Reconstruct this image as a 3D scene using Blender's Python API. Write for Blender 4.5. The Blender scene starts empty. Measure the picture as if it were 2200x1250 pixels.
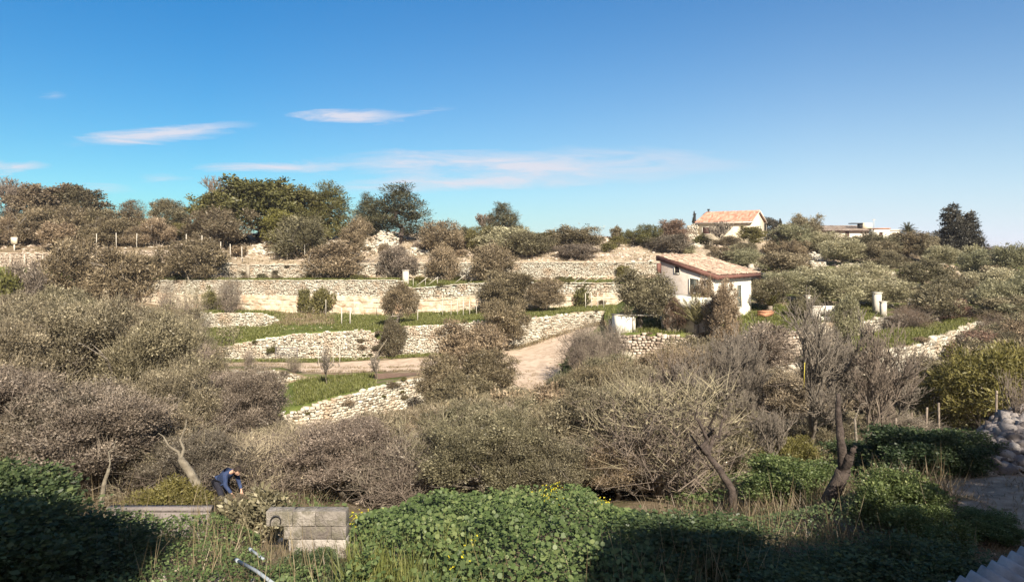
import bpy, math, random
import numpy as np
from mathutils import Vector, Matrix
R = math.radians
random.seed(7)
rng = np.random.default_rng(11)
sc = bpy.context.scene
C = sc.collection

# ------------------------------------------------------------------ camera, sky, sun, exposure
FX = 1500.0      # focal length in photo pixels (photo 2200 wide); horizon at row HY
HY = 528.0
cam = bpy.data.cameras.new('camera')
camo = bpy.data.objects.new('camera', cam); C.objects.link(camo)
camo.location = (0, 0, 0); camo.rotation_euler = (R(90), 0, 0)
cam.sensor_width = 36; cam.lens = 36*FX/2200; cam.shift_y = -(625-HY)/2200
cam.clip_start = 0.05; cam.clip_end = 9000
sc.camera = camo

SUN_EL, SUN_AZ = 35, 18          # elevation, degrees to the right of straight behind the camera
sdir = Vector((math.sin(R(SUN_AZ))*math.cos(R(SUN_EL)), -math.cos(R(SUN_AZ))*math.cos(R(SUN_EL)), math.sin(R(SUN_EL))))
sl = bpy.data.lights.new('sun', 'SUN'); sl.energy = 5.0; sl.angle = R(0.55); sl.color = (1.0, .90, .76)
so = bpy.data.objects.new('sun', sl); C.objects.link(so)
so.rotation_euler = sdir.to_track_quat('Z', 'Y').to_euler()

w = bpy.data.worlds.new('World'); sc.world = w; w.use_nodes = True
nt = w.node_tree; N = nt.nodes; L = nt.links
for n in list(N): N.remove(n)
out = N.new('ShaderNodeOutputWorld'); bg = N.new('ShaderNodeBackground'); bg.inputs[1].default_value = 0.068
sky = N.new('ShaderNodeTexSky'); sky.sky_type = 'NISHITA'; sky.sun_disc = False
sky.sun_elevation = R(SUN_EL); sky.sun_rotation = R(180-SUN_AZ); sky.altitude = 200; sky.air_density = 1.0; sky.dust_density = .1; sky.ozone_density = 1.3
def wm(op, a, b=None, c=None):
    n = N.new('ShaderNodeMath'); n.operation = op
    for i, v in enumerate((a, b, c)):
        if v is None: continue
        if hasattr(v, 'links') or hasattr(v, 'is_linked'): L.new(v, n.inputs[i])
        else: n.inputs[i].default_value = v
    return n.outputs[0]
tc = N.new('ShaderNodeTexCoord'); sp = N.new('ShaderNodeSeparateXYZ'); L.new(tc.outputs['Generated'], sp.inputs[0])
yy = wm('MAXIMUM', sp.outputs[1], 0.02)
u = wm('DIVIDE', sp.outputs[0], yy); v = wm('DIVIDE', sp.outputs[2], yy)
cmb = N.new('ShaderNodeCombineXYZ'); L.new(u, cmb.inputs[0]); L.new(v, cmb.inputs[1])
st = N.new('ShaderNodeMapping'); st.inputs['Scale'].default_value = (7, 52, 1); st.inputs['Rotation'].default_value = (0, 0, R(-4)); L.new(cmb.outputs[0], st.inputs[0])
nz = N.new('ShaderNodeTexNoise'); nz.inputs['Scale'].default_value = 1.0; nz.inputs['Detail'].default_value = 7; nz.inputs['Roughness'].default_value = .68; nz.inputs['Distortion'].default_value = .5
L.new(st.outputs[0], nz.inputs['Vector'])
nw = N.new('ShaderNodeVectorMath'); nw.operation = 'MULTIPLY_ADD'; L.new(nz.outputs['Color'], nw.inputs[0]); nw.inputs[1].default_value = (.14, .035, 0); nw.inputs[2].default_value = (-.07, -.0175, 0)
ad = N.new('ShaderNodeVectorMath'); ad.operation = 'ADD'; L.new(cmb.outputs[0], ad.inputs[0]); L.new(nw.outputs[0], ad.inputs[1])
tot = None
for (px, py, a, b, rot, s) in [(340, 288, 215, 22, 5, 1.0), (765, 250, 125, 19, 1, .9), (30, 356, 90, 16, 3, .8), (1080, 360, 420, 36, -2, .85),
                               (960, 395, 330, 20, 1, .75), (600, 362, 180, 14, 1, .7), (1390, 342, 260, 28, -3, .5), (110, 203, 30, 12, 0, .3), (200, 408, 90, 10, 0, .4), (350, 388, 70, 10, 0, .3), (900, 240, 80, 6, 9, .35)]:
    m = N.new('ShaderNodeMapping'); m.vector_type = 'TEXTURE'
    m.inputs['Location'].default_value = ((px-1100)/FX, (HY-py)/FX, 0); m.inputs['Rotation'].default_value = (0, 0, R(rot)); m.inputs['Scale'].default_value = (a/FX, b/FX, 1)
    L.new(ad.outputs[0], m.inputs[0])
    g = N.new('ShaderNodeTexGradient'); g.gradient_type = 'SPHERICAL'; L.new(m.outputs[0], g.inputs[0])
    q = wm('MULTIPLY', wm('POWER', g.outputs['Fac'], .95), s)
    tot = q if tot is None else wm('ADD', tot, q)
mr = N.new('ShaderNodeMapRange'); mr.inputs[1].default_value = .34; mr.inputs[2].default_value = .68; L.new(nz.outputs['Fac'], mr.inputs[0])
cl = wm('MULTIPLY', tot, wm('MULTIPLY_ADD', mr.outputs[0], 1.7, .22)); cl = wm('MINIMUM', cl, .85)
front = wm('GREATER_THAN', sp.outputs[1], 0.05); cl = wm('MULTIPLY', cl, front)
gm = N.new('ShaderNodeGamma'); gm.inputs[1].default_value = .72; L.new(sky.outputs[0], gm.inputs[0])
hs = N.new('ShaderNodeHueSaturation'); hs.inputs['Hue'].default_value = .50; hs.inputs['Saturation'].default_value = 1.75; hs.inputs['Value'].default_value = 1.1; L.new(gm.outputs[0], hs.inputs['Color'])
# the air near the horizon is whiter towards the right-hand side, nearer the sun
elev = wm('MAXIMUM', sp.outputs[2], 0)
az = wm('MINIMUM', wm('MAXIMUM', wm('MULTIPLY_ADD', u, 1.15, .5), 0), 1.0)
hz = wm('MULTIPLY', wm('EXPONENT', wm('MULTIPLY', elev, -7.0)), wm('MULTIPLY_ADD', az, .8, .18)); 
tn = N.new('ShaderNodeMixRGB'); tn.blend_type = 'MULTIPLY'; tmr = N.new('ShaderNodeMapRange'); tmr.inputs[1].default_value = -.15; tmr.inputs[2].default_value = .45; tmr.inputs[3].default_value = .0; L.new(sp.outputs[1], tmr.inputs[0]); L.new(tmr.outputs[0], tn.inputs[0]); tn.inputs[2].default_value = (.47, 1.06, 1.30, 1); L.new(hs.outputs[0], tn.inputs[1])
# unseen sky behind the camera, set paler and warmer to warm the shadows
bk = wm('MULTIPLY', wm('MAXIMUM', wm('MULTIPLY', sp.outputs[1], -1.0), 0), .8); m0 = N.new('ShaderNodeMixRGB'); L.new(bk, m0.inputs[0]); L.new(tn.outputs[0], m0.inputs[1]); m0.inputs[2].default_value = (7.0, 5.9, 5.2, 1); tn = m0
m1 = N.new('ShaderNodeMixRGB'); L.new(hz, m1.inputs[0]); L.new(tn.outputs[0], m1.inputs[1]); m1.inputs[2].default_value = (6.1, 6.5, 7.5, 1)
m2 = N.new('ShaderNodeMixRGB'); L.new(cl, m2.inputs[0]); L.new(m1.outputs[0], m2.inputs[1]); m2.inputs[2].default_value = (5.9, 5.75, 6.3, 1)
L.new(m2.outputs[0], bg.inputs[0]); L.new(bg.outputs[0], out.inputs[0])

sc.view_settings.view_transform = 'Standard'; sc.view_settings.look = 'None'; sc.view_settings.gamma = 1
sc.view_settings.exposure = 1.0

# ------------------------------------------------------------------ helpers
def tag(o, label=None, cat=None, group=None, kind=None):
    if label: o['label'] = label
    if cat: o['category'] = cat
    if group: o['group'] = group
    if kind: o['kind'] = kind
    return o
def empty(name, loc, rz=0):
    o = bpy.data.objects.new(name, None); C.objects.link(o); o.location = loc; o.rotation_euler = (0, 0, rz); o.empty_display_size = .3
    return o
def from_arrays(name, V, F, mat, parent=None, var=None, smooth=False, mats=None, midx=None):
    """V (n,3), F list of arrays each (m,k)."""
    me = bpy.data.meshes.new(name)
    if not isinstance(F, list): F = [F]
    F = [np.asarray(f, dtype=np.int64) for f in F if len(f)]
    V = np.asarray(V, dtype=np.float32)
    me.vertices.add(len(V)); me.vertices.foreach_set('co', V.ravel())
    loops = np.concatenate([f.ravel() for f in F]); sizes = np.concatenate([np.full(len(f), f.shape[1]) for f in F])
    me.loops.add(len(loops)); me.loops.foreach_set('vertex_index', loops.astype(np.int32))
    st_ = np.concatenate([[0], np.cumsum(sizes)[:-1]]).astype(np.int32)
    me.polygons.add(len(sizes)); me.polygons.foreach_set('loop_start', st_)
    try: me.polygons.foreach_set('loop_total', sizes.astype(np.int32))
    except Exception: pass
    me.update(calc_edges=True); me.validate()
    if var is not None and len(me.polygons) == len(var):
        a = me.attributes.new('var', 'FLOAT', 'FACE'); a.data.foreach_set('value', np.asarray(var, dtype=np.float32))
    if smooth: me.polygons.foreach_set('use_smooth', np.ones(len(me.polygons), dtype=bool))
    for m in (mats or [mat]): me.materials.append(m)
    if midx is not None: me.polygons.foreach_set('material_index', np.asarray(midx, dtype=np.int32))
    o = bpy.data.objects.new(name, me); C.objects.link(o)
    if parent: o.parent = parent
    return o
class MB:
    def __init__(s): s.v = []; s.f = []; s.r = []; s.n = 0
    def add(s, V, F, var=.5):
        V = np.asarray(V, float)
        s.v.append(V)
        for f in F: s.f.append([i+s.n for i in f]); s.r.append(var)
        s.n += len(V)
    def obb(s, c, ax, ay, az, var=.5):
        c = np.asarray(c, float); ax = np.asarray(ax, float); ay = np.asarray(ay, float); az = np.asarray(az, float)
        V = [c+i*ax+j*ay+k*az for k in (-1, 1) for j in (-1, 1) for i in (-1, 1)]
        s.add(V, [(0, 2, 3, 1), (4, 5, 7, 6), (0, 1, 5, 4), (2, 6, 7, 3), (0, 4, 6, 2), (1, 3, 7, 5)], var)
    def box(s, x0, x1, y0, y1, z0, z1, var=.5):
        s.obb(((x0+x1)/2, (y0+y1)/2, (z0+z1)/2), ((x1-x0)/2, 0, 0), (0, (y1-y0)/2, 0), (0, 0, (z1-z0)/2), var)
    def tube(s, P, rad, sides=6, var=.5, cap=True):
        P = [Vector(p) for p in P]
        V = []; n = len(P)
        for i, p in enumerate(P):
            d = (P[min(i+1, n-1)]-P[max(i-1, 0)]).normalized()
            a = d.cross(Vector((0.13, .31, 1)) if abs(d.z) < .9 else Vector((1, .2, 0))).normalized(); b = d.cross(a)
            r = rad[i] if hasattr(rad, '__len__') else rad
            for k in range(sides):
                t = 2*math.pi*k/sides; V.append(p+r*(math.cos(t)*a+math.sin(t)*b))
        F = [(i*sides+k, i*sides+(k+1) % sides, (i+1)*sides+(k+1) % sides, (i+1)*sides+k) for i in range(n-1) for k in range(sides)]
        if cap: F += [tuple(range(sides))[::-1], tuple((n-1)*sides+k for k in range(sides))]
        s.add([tuple(q) for q in V], F, var)
    def build(s, name, mat, parent=None, smooth=False):
        V = np.concatenate(s.v)
        by = {}
        for f, r in zip(s.f, s.r): by.setdefault(len(f), []).append((f, r))
        F = [np.array([q[0] for q in by[k]]) for k in by]; var = np.concatenate([[q[1] for q in by[k]] for k in by])
        return from_arrays(name, V, F, mat, parent, var, smooth)
def copy_tree(o, parent=None):
    c = o.copy(); C.objects.link(c)
    if parent: c.parent = parent
    for ch in list(o.children): copy_tree(ch, c)
    return c

# ------------------------------------------------------------------ materials
def new_mat(name):
    m = bpy.data.materials.new(name); m.use_nodes = True; t = m.node_tree
    for n in list(t.nodes): t.nodes.remove(n)
    return m, t.nodes, t.links
def ramp(n_, l_, src, stops):
    r = n_.new('ShaderNodeValToRGB'); cr = r.color_ramp
    while len(cr.elements) < len(stops): cr.elements.new(.5)
    for e, (p, c) in zip(cr.elements, stops): e.position = p; e.color = (*c, 1)
    l_.new(src, r.inputs[0]); return r.outputs[0]
def noise(n_, l_, scale, detail=5, rough=.6, coord='Object', vec=None):
    if vec is None:
        t = n_.new('ShaderNodeTexCoord'); vec = t.outputs[coord]
    q = n_.new('ShaderNodeTexNoise'); q.inputs['Scale'].default_value = scale; q.inputs['Detail'].default_value = detail; q.inputs['Roughness'].default_value = rough
    l_.new(vec, q.inputs['Vector']); return q.outputs['Fac']
def leaf_mat(name, c0, c1, c2, transl=.25, objvar=.3):
    m, n, l = new_mat(name)
    a = n.new('ShaderNodeAttribute'); a.attribute_name = 'var'
    col = ramp(n, l, a.outputs['Fac'], [(0, c0), (.55, c1), (1, c2)])
    oi = n.new('ShaderNodeObjectInfo'); mr_ = n.new('ShaderNodeMapRange'); l.new(oi.outputs['Random'], mr_.inputs[0]); mr_.inputs[3].default_value = 1-objvar; mr_.inputs[4].default_value = 1+objvar
    h = n.new('ShaderNodeHueSaturation'); l.new(col, h.inputs['Color']); l.new(mr_.outputs[0], h.inputs['Value'])
    m3 = n.new('ShaderNodeMapRange'); l.new(oi.outputs['Random'], m3.inputs[0]); m3.inputs[3].default_value = .515; m3.inputs[4].default_value = .485; l.new(m3.outputs[0], h.inputs['Hue'])
    d = n.new('ShaderNodeBsdfDiffuse'); t = n.new('ShaderNodeBsdfTranslucent'); l.new(h.outputs[0], d.inputs[0]); l.new(h.outputs[0], t.inputs[0])
    g = n.new('ShaderNodeBsdfGlossy'); g.inputs['Roughness'].default_value = .5; g.inputs[0].default_value = (.8, .8, .8, 1)
    x = n.new('ShaderNodeMixShader'); x.inputs[0].default_value = transl; l.new(d.outputs[0], x.inputs[1]); l.new(t.outputs[0], x.inputs[2])
    x2 = n.new('ShaderNodeMixShader'); x2.inputs[0].default_value = .03; l.new(x.outputs[0], x2.inputs[1]); l.new(g.outputs[0], x2.inputs[2])
    o = n.new('ShaderNodeOutputMaterial'); l.new(x2.outputs[0], o.inputs[0]); return m
def surf(name, stops, scale=3, detail=6, rough=.9, varamt=0.0, bump=.0, bscale=12, coord='Object', dirt=None):
    """procedural noise colour, optionally shifted per face by the attribute 'var'"""
    m, n, l = new_mat(name)
    f = noise(n, l, scale, detail, .62, coord)
    if varamt:
        a = n.new('ShaderNodeAttribute'); a.attribute_name = 'var'
        q = n.new('ShaderNodeMath'); q.operation = 'MULTIPLY_ADD'; l.new(a.outputs['Fac'], q.inputs[0]); q.inputs[1].default_value = varamt
        q2 = n.new('ShaderNodeMath'); q2.operation = 'MULTIPLY_ADD'; l.new(f, q2.inputs[0]); q2.inputs[1].default_value = 1-varamt*.6; q2.inputs[2].default_value = -varamt*.2
        l.new(q2.outputs[0], q.inputs[2]); f = q.outputs[0]
    col = ramp(n, l, f, stops)
    if dirt:
        d = noise(n, l, dirt[0], 5, .7, coord); k = ramp(n, l, d, [(dirt[1], (0, 0, 0)), (dirt[2], (1, 1, 1))])
        mx = n.new('ShaderNodeMixRGB'); l.new(k, mx.inputs[0]); l.new(col, mx.inputs[1]); mx.inputs[2].default_value = (*dirt[3], 1); col = mx.outputs[0]
    b = n.new('ShaderNodeBsdfPrincipled'); l.new(col, b.inputs['Base Color']); b.inputs['Roughness'].default_value = rough; b.inputs['Specular IOR Level'].default_value = .2
    if bump:
        bn = n.new('ShaderNodeBump'); bn.inputs['Strength'].default_value = bump; bn.inputs['Distance'].default_value = .05
        l.new(noise(n, l, bscale, 6, .65, coord), bn.inputs['Height']); l.new(bn.outputs[0], b.inputs['Normal'])
    o = n.new('ShaderNodeOutputMaterial'); l.new(b.outputs[0], o.inputs[0]); return m

M = {}
M['stone'] = surf('limestone', [(0.15, (0.216, 0.18, 0.134)), (0.42, (0.416, 0.377, 0.302)), (0.7, (0.544, 0.508, 0.42)), (0.95, (0.624, 0.607, 0.529))], 2.2, 8, .95, .75, .7, 9, dirt=(.5, .50, .66, (.40, .31, .22)))
M['stone_warm'] = surf('rose limestone', [(0.15, (0.198, 0.146, 0.112)), (0.42, (0.378, 0.31, 0.241)), (0.7, (0.499, 0.421, 0.344)), (0.95, (0.602, 0.542, 0.456))], 2.2, 8, .95, .75, .7, 9, dirt=(.4, .55, .72, (.33, .24, .17)))
M['bedrock'] = surf('bedrock', [(0.2, (0.264, 0.202, 0.141)), (0.5, (0.51, 0.44, 0.334)), (0.8, (0.616, 0.563, 0.458))], 1.6, 9, .95, 0, 1.0, 5, dirt=(.6, .48, .62, (.42, .29, .19)))
M['grey_stone'] = surf('grey rubble', [(.15, (.10, .085, .08)), (.5, (.21, .185, .175)), (.9, (.36, .33, .3))], 3, 8, .95, .7, .8, 12)
M['block'] = surf('tufa block', [(.2, (.15, .13, .115)), (.5, (.31, .28, .245)), (.85, (.46, .42, .37))], 5, 9, .95, .6, 1.0, 18, dirt=(3.5, .46, .6, (.17, .155, .12)))
M['olive'] = leaf_mat('olive leaves', (0.0492, 0.0398, 0.0225), (0.1735, 0.1459, 0.0869), (0.4426, 0.381, 0.2432), .08)
M['olive_green'] = leaf_mat('greener olive leaves', (0.1227, 0.1124, 0.0602), (0.2794, 0.2645, 0.1542), (0.5453, 0.5157, 0.3373))
M['olive_brown'] = leaf_mat('brownish olive leaves', (0.053, 0.0385, 0.0229), (0.1813, 0.1419, 0.085), (0.4184, 0.336, 0.2138), .08)
M['scrub'] = leaf_mat('scrub leaves', (0.0409, 0.0326, 0.0203), (0.169, 0.1395, 0.0879), (0.5619, 0.4812, 0.3259), .08)
M['scrub_green'] = leaf_mat('scrub green leaves', (0.0385, 0.0333, 0.0182), (0.1546, 0.1342, 0.078), (0.4686, 0.4148, 0.2666), .08)
M['scrub_violet'] = leaf_mat('bare scrub twigs', (0.0518, 0.0398, 0.0307), (0.1779, 0.1434, 0.1096), (0.4113, 0.3409, 0.2594), .08)
M['oak'] = leaf_mat('oak leaves', (0.0438, 0.0408, 0.0143), (0.125, 0.1176, 0.0396), (0.25, 0.228, 0.0825), .25)
M['oak_bright'] = leaf_mat('bright leaves', (.05, .048, .012), (.13, .13, .03), (.24, .23, .06), .3)
M['pine'] = leaf_mat('pine needles', (.040, .036, .018), (.105, .098, .052), (.20, .185, .105), .1)
M['rust'] = leaf_mat('rusty leaves', (0.077, 0.0549, 0.035), (0.1625, 0.1299, 0.08), (0.2565, 0.2248, 0.145), .2)
M['cypress'] = leaf_mat('cypress sprays', (0.022, 0.022, 0.016), (0.058, 0.055, 0.042), (0.13, 0.115, 0.085), .1)
M['broom'] = leaf_mat('broom leaves', (.06, .055, .014), (.14, .13, .035), (.25, .225, .08), .25)
M['red'] = leaf_mat('red leaves', (0.1045, 0.0618, 0.04), (0.1995, 0.1288, 0.09), (0.323, 0.242, 0.17), .25)
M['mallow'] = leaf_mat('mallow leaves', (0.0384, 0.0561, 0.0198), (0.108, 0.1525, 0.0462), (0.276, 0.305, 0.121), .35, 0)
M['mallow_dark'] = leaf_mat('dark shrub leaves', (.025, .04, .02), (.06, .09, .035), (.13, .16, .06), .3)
M['grass'] = leaf_mat('grass blades', (0.08, 0.09, 0.025), (0.17, 0.19, 0.05), (0.3, 0.29, 0.11), .3, 0)
M['drygrass'] = leaf_mat('dry grass', (.14, .10, .055), (.27, .205, .12), (.45, .37, .24), .3, 0)
M['deadweed'] = leaf_mat('dead weed stems', (.07, .052, .03), (.15, .118, .07), (.30, .245, .16), .2, 0)
M['yellow'] = leaf_mat('yellow flowers', (.5, .42, .02), (.7, .58, .03), (.8, .7, .1), .3, 0)
M['blossom'] = leaf_mat('white blossom', (.5, .45, .38), (.7, .65, .56), (.8, .77, .7), .3, 0)
M['palmleaf'] = leaf_mat('palm fronds', (.07, .07, .025), (.16, .15, .06), (.32, .3, .16), .2)
M['bark'] = surf('grey bark', [(.3, (.12, .10, .08)), (.7, (.30, .26, .21))], 9, 6, .95, 0, .8, 30)
M['twig'] = surf('pale twigs', [(.3, (.11, .085, .07)), (.7, (.28, .23, .18))], 3, 4, .9)
M['darkbark'] = surf('dark bark', [(.3, (.035, .027, .024)), (.7, (.12, .095, .08))], 7, 7, .95, 0, 1.0, 25)
M['palebark'] = surf('pale bark', [(0.3, (0.112, 0.094, 0.068)), (0.7, (0.247, 0.217, 0.165))], 7, 7, .9, 0, .6, 25)
M['road'] = surf('pale dirt road', [(0.25, (0.372, 0.276, 0.194)), (0.5, (0.539, 0.423, 0.317)), (0.8, (0.647, 0.524, 0.405))], 1.3, 10, .97, 0, .8, 6, dirt=(.8, .5, .72, (.30, .22, .15)))
M['soil'] = surf('reddish soil', [(.25, (.12, .075, .05)), (.5, (.22, .14, .095)), (.8, (.34, .24, .17))], 2.5, 9, .97, 0, .6, 10)
M['path'] = surf('trodden earth', [(.25, (.20, .145, .10)), (.5, (.34, .26, .19)), (.8, (.48, .39, .29))], 3, 9, .97, 0, .9, 14, dirt=(1.2, .5, .7, (.14, .105, .075)))
M['cream'] = surf('cream render', [(.3, (.56, .49, .36)), (.7, (.70, .63, .48))], 1.0, 6, .9, dirt=(.7, .55, .8, (.46, .39, .29)))
M['white'] = surf('white render', [(.3, (.70, .67, .56)), (.7, (.82, .8, .70))], 1.5, 6, .9, dirt=(.8, .5, .75, (.54, .49, .40)))
M['pinkwall'] = surf('pinkish cream wall', [(.3, (.62, .53, .44)), (.7, (.80, .71, .61))], 2.5, 8, .95, 0, .3, 20, dirt=(1.2, .55, .8, (.5, .4, .32)))
M['tile'] = surf('clay tiles', [(.1, (.24, .155, .115)), (.4, (.42, .30, .22)), (.65, (.54, .41, .30)), (.9, (.66, .54, .41))], 3, 6, .9, .9, .3, 20, dirt=(1.5, .5, .7, (.36, .29, .22)))
M['tile_orange'] = surf('orange clay tiles', [(.1, (.32, .15, .10)), (.5, (.48, .25, .175)), (.9, (.56, .35, .26))], 2.5, 6, .9, .8, .3, 20)
M['fascia'] = surf('brown timber', [(.3, (.12, .058, .046)), (.7, (.19, .095, .075))], 2, 6, .75)
M['shutter'] = surf('dark shutter', [(.3, (.075, .04, .035)), (.7, (.115, .065, .055))], 2, 5, .6)
M['greenshutter'] = surf('grey green shutter', [(.3, (.09, .10, .085)), (.7, (.14, .15, .13))], 2, 5, .6)
M['dark'] = surf('dark metal', [(.3, (.02, .02, .022)), (.7, (.045, .045, .05))], 5, 4, .5)
M['tile_dull'] = surf('weathered tiles', [(.1, (.22, .16, .12)), (.5, (.34, .26, .2)), (.9, (.45, .37, .29))], 2.5, 6, .9, .7)
M['concrete'] = surf('weathered concrete', [(.3, (.46, .42, .35)), (.7, (.62, .58, .5))], 8, 6, .9, 0, .3, 30)
M['terracotta'] = surf('terracotta paving', [(.3, (.36, .17, .10)), (.7, (.52, .28, .17))], 4, 6, .85)
M['bluegrey'] = surf('fibre cement', [(.3, (.22, .22, .23)), (.7, (.42, .42, .44))], 4, 7, .8, 0, .2, 30)
M['pipe'] = surf('pale plastic', [(0.3, (0.252, 0.288, 0.312)), (0.7, (0.348, 0.384, 0.408))], 4, 4, .45)
M['glass'] = surf('dark pane', [(.3, (.02, .022, .025)), (.7, (.04, .042, .045))], 2, 2, .15)
M['metalgate'] = surf('grey iron', [(.3, (.10, .09, .10)), (.7, (.19, .17, .18))], 4, 4, .6)
M['blue'] = surf('blue cloth', [(.3, (.02, .032, .08)), (.7, (.045, .068, .14))], 6, 4, .9)
M['navy'] = surf('dark trousers', [(.3, (.012, .012, .02)), (.7, (.03, .03, .04))], 6, 4, .9)
M['skin'] = surf('skin', [(.3, (.40, .24, .17)), (.7, (.5, .31, .22))], 6, 3, .6)
M['hair'] = surf('dark hair', [(.3, (.015, .01, .008)), (.7, (.05, .035, .025))], 30, 4, .7)
M['yellowplastic'] = surf('yellow tape', [(.3, (.40, .33, .05)), (.7, (.52, .44, .08))], 5, 3, .5)

# ground material: grass / stony / bare soil mixed by vertex colours
m, n, l = new_mat('ground'); M['ground'] = m
soil = ramp(n, l, noise(n, l, .9, 10, .65), [(.3, (.13, .095, .06)), (.5, (.22, .17, .11)), (.75, (.33, .265, .185))])
gr = ramp(n, l, noise(n, l, 1.6, 9, .65), [(.28, (.05, .06, .016)), (.5, (.10, .125, .03)), (.72, (.19, .19, .07))])
pale = ramp(n, l, noise(n, l, 2.2, 10, .7), [(.3, (.22, .16, .1)), (.5, (.42, .34, .24)), (.7, (.62, .55, .42))])
at = n.new('ShaderNodeAttribute'); at.attribute_name = 'zone'; sx = n.new('ShaderNodeSeparateColor'); l.new(at.outputs['Color'], sx.inputs[0])
def thr(src, nscale):
    a = n.new('ShaderNodeMath'); a.operation = 'MULTIPLY_ADD'; l.new(noise(n, l, nscale, 8, .7), a.inputs[0]); a.inputs[1].default_value = 2.2
    b = n.new('ShaderNodeMath'); b.operation = 'MULTIPLY_ADD'; l.new(src, b.inputs[0]); b.inputs[1].default_value = 2.0; b.inputs[2].default_value = -2.1
    l.new(b.outputs[0], a.inputs[2])
    c = n.new('ShaderNodeMath'); c.operation = 'MULTIPLY'; c.use_clamp = True; l.new(a.outputs[0], c.inputs[0]); c.inputs[1].default_value = 3.0
    return c.outputs[0]
mg = n.new('ShaderNodeMixRGB'); l.new(thr(sx.outputs[0], .55), mg.inputs[0]); l.new(soil, mg.inputs[1]); l.new(gr, mg.inputs[2])
mp = n.new('ShaderNodeMixRGB'); l.new(thr(sx.outputs[1], .8), mp.inputs[0]); l.new(mg.outputs[0], mp.inputs[1]); l.new(pale, mp.inputs[2])
b = n.new('ShaderNodeBsdfPrincipled'); b.inputs['Roughness'].default_value = .97; b.inputs['Specular IOR Level'].default_value = .1; l.new(mp.outputs[0], b.inputs['Base Color'])
bn = n.new('ShaderNodeBump'); bn.inputs['Strength'].default_value = .8; bn.inputs['Distance'].default_value = .12; l.new(noise(n, l, 3, 9, .7), bn.inputs['Height']); l.new(bn.outputs[0], b.inputs['Normal'])
o = n.new('ShaderNodeOutputMaterial'); l.new(b.outputs[0], o.inputs[0])

# ------------------------------------------------------------------ the ground: a terraced profile
# each break line: (column, distance, photo row of top, row of bottom). Heights follow from distance and row below the horizon.
def zof(Y, py): return (HY-py)/FX*Y
def seg(*a): return np.array(a, float)
def zb(Y, rows): return [(p, Y, z) for p, z in rows]
front = [
 zb(-45, [(0, -5.0)]), zb(4, [(0, -5.0)]), zb(8, [(0, -5.3)]),
 zb(14, [(0, -6.1), (900, -6.1), (1500, -5.9), (1900, -5.35), (2150, -5.2)]),
 zb(20, [(0, -7.3), (900, -7.7), (1500, -7.2), (1900, -6.2), (2150, -5.6)]),
 zb(26, [(0, -8.0), (400, -8.6), (900, -9.4), (1300, -9.0), (1500, -8.4), (1900, -7.8), (2150, -7.0)]),
 zb(36, [(0, -8.8), (600, -10.6), (900, -11.0), (1200, -10.6), (1500, -9.8), (1900, -9.4), (2150, -9.0)]),
 zb(46, [(0, -9.0), (400, -10.3), (600, -12.0), (900, -12.4), (1200, -11.4), (1500, -10.6), (1700, -10.6), (1900, -10.0), (2150, -9.0)])]
WD = seg((-500,50,798,798),(0,50,798,798),(430,50,845,845),(600,50,888,905),(620,50,885,915),(700,51,860,908),(800,54,833,892),(915,58,805,868),(945,58.5,816,830),(1100,56,835,836),(1200,54,848,848),(1300,52,850,850),(1500,50,850,850),(1650,48,800,855),(1880,50,757,838),(1960,53,742,815),(2040,59,715,775),(2110,66,688,735),(2160,68,686,700),(2300,68,690,690))
WG = seg((-500,55,760,760),(250,58,770,775),(430,60,793,825),(600,61,797,825),(650,62,808,812),(760,63,806,806),(915,64,800,800),(1100,63,800,800),(1200,61,812,812),(1300,57,800,800),(1500,55,800,800),(1650,54,790,790),(1880,58,720,720),(2110,70,680,680),(2300,72,675,675))
WC = seg((-500,66,705,705),(250,68,740,745),(430,70,755,772),(500,71,740,776),(560,71.5,727,775),(640,72,717,774),(750,73,710,771),(790,73,708,769),(815,73.3,718,768),(845,73.6,712,766),(870,74,700,764),(950,74.5,698,760),(1020,75,690,752),(1130,76,683,742),(1230,78,673,708),(1300,79,668,692),(1325,62,716,788),(1530,60,722,785),(1700,59,712,775),(1750,60,697,745),(1850,62,692,737),(1960,66,672,716),(2060,72,662,692),(2120,74,668,670),(2300,76,660,660))
W1 = seg((-500,75,660,660),(250,80,690,690),(330,82,676,700),(400,83,672,706),(560,84,672,703),(588,84,680,696),(605,84,690,692),(760,82,697,697),(1000,83,682,682),(1130,84,675,675),(1300,86,664,664),(1325,72,680,680),(1545,68,668,668),(1620,70,655,655),(1700,70,655,655),(1850,72,655,655),(1960,76,640,640),(2060,80,635,635),(2300,84,630,630))
WB = seg((-500,88,600,600),(200,90,618,618),(255,90,604,640),(430,90,603,668),(520,90,603,669),(720,90,603,673),(850,90,602,678),(872,90,606,676),(885,90,620,674),(1000,90,610,668),(1060,90,608,665),(1150,90,608,664),(1320,91,608,657),(1345,91,620,640),(1420,88,600,600),(1800,88,590,590),(1960,92,590,590),(2300,98,600,600))
WA = seg((-500,98,545,560),(0,100,543,572),(90,100,543,572),(250,99,540,580),(360,98,537,585),(440,97,548,592),(480,96,565,598),(520,96,570,601),(700,96,569,600),(800,97,567,600),(1000,98,566,604),(1130,98,565,606),(1400,98,565,600),(1440,98,566,580),(1500,98,565,565),(1800,100,562,562),(1960,104,563,563),(2100,106,560,560),(2300,108,575,575))
hill = [seg((0,112,512),(250,112,512),(600,112,527),(800,112,520),(1000,112,532),(1300,112,530),(1500,112,537),(1700,112,540),(1850,115,535),(2000,115,540),(2100,116,545),(2300,118,560)),
        seg((0,124,496),(600,124,505),(800,124,498),(1000,124,508),(1290,124,510),(1420,124,518),(1660,124,519),(1850,140,512),(2000,140,525),(2100,135,540),(2300,135,552)),
        seg((0,165,500),(600,165,505),(800,165,503),(1000,165,511),(1420,165,520),(1660,165,521),(1850,165,514),(2000,165,526),(2100,165,541),(2300,165,550))]
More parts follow.
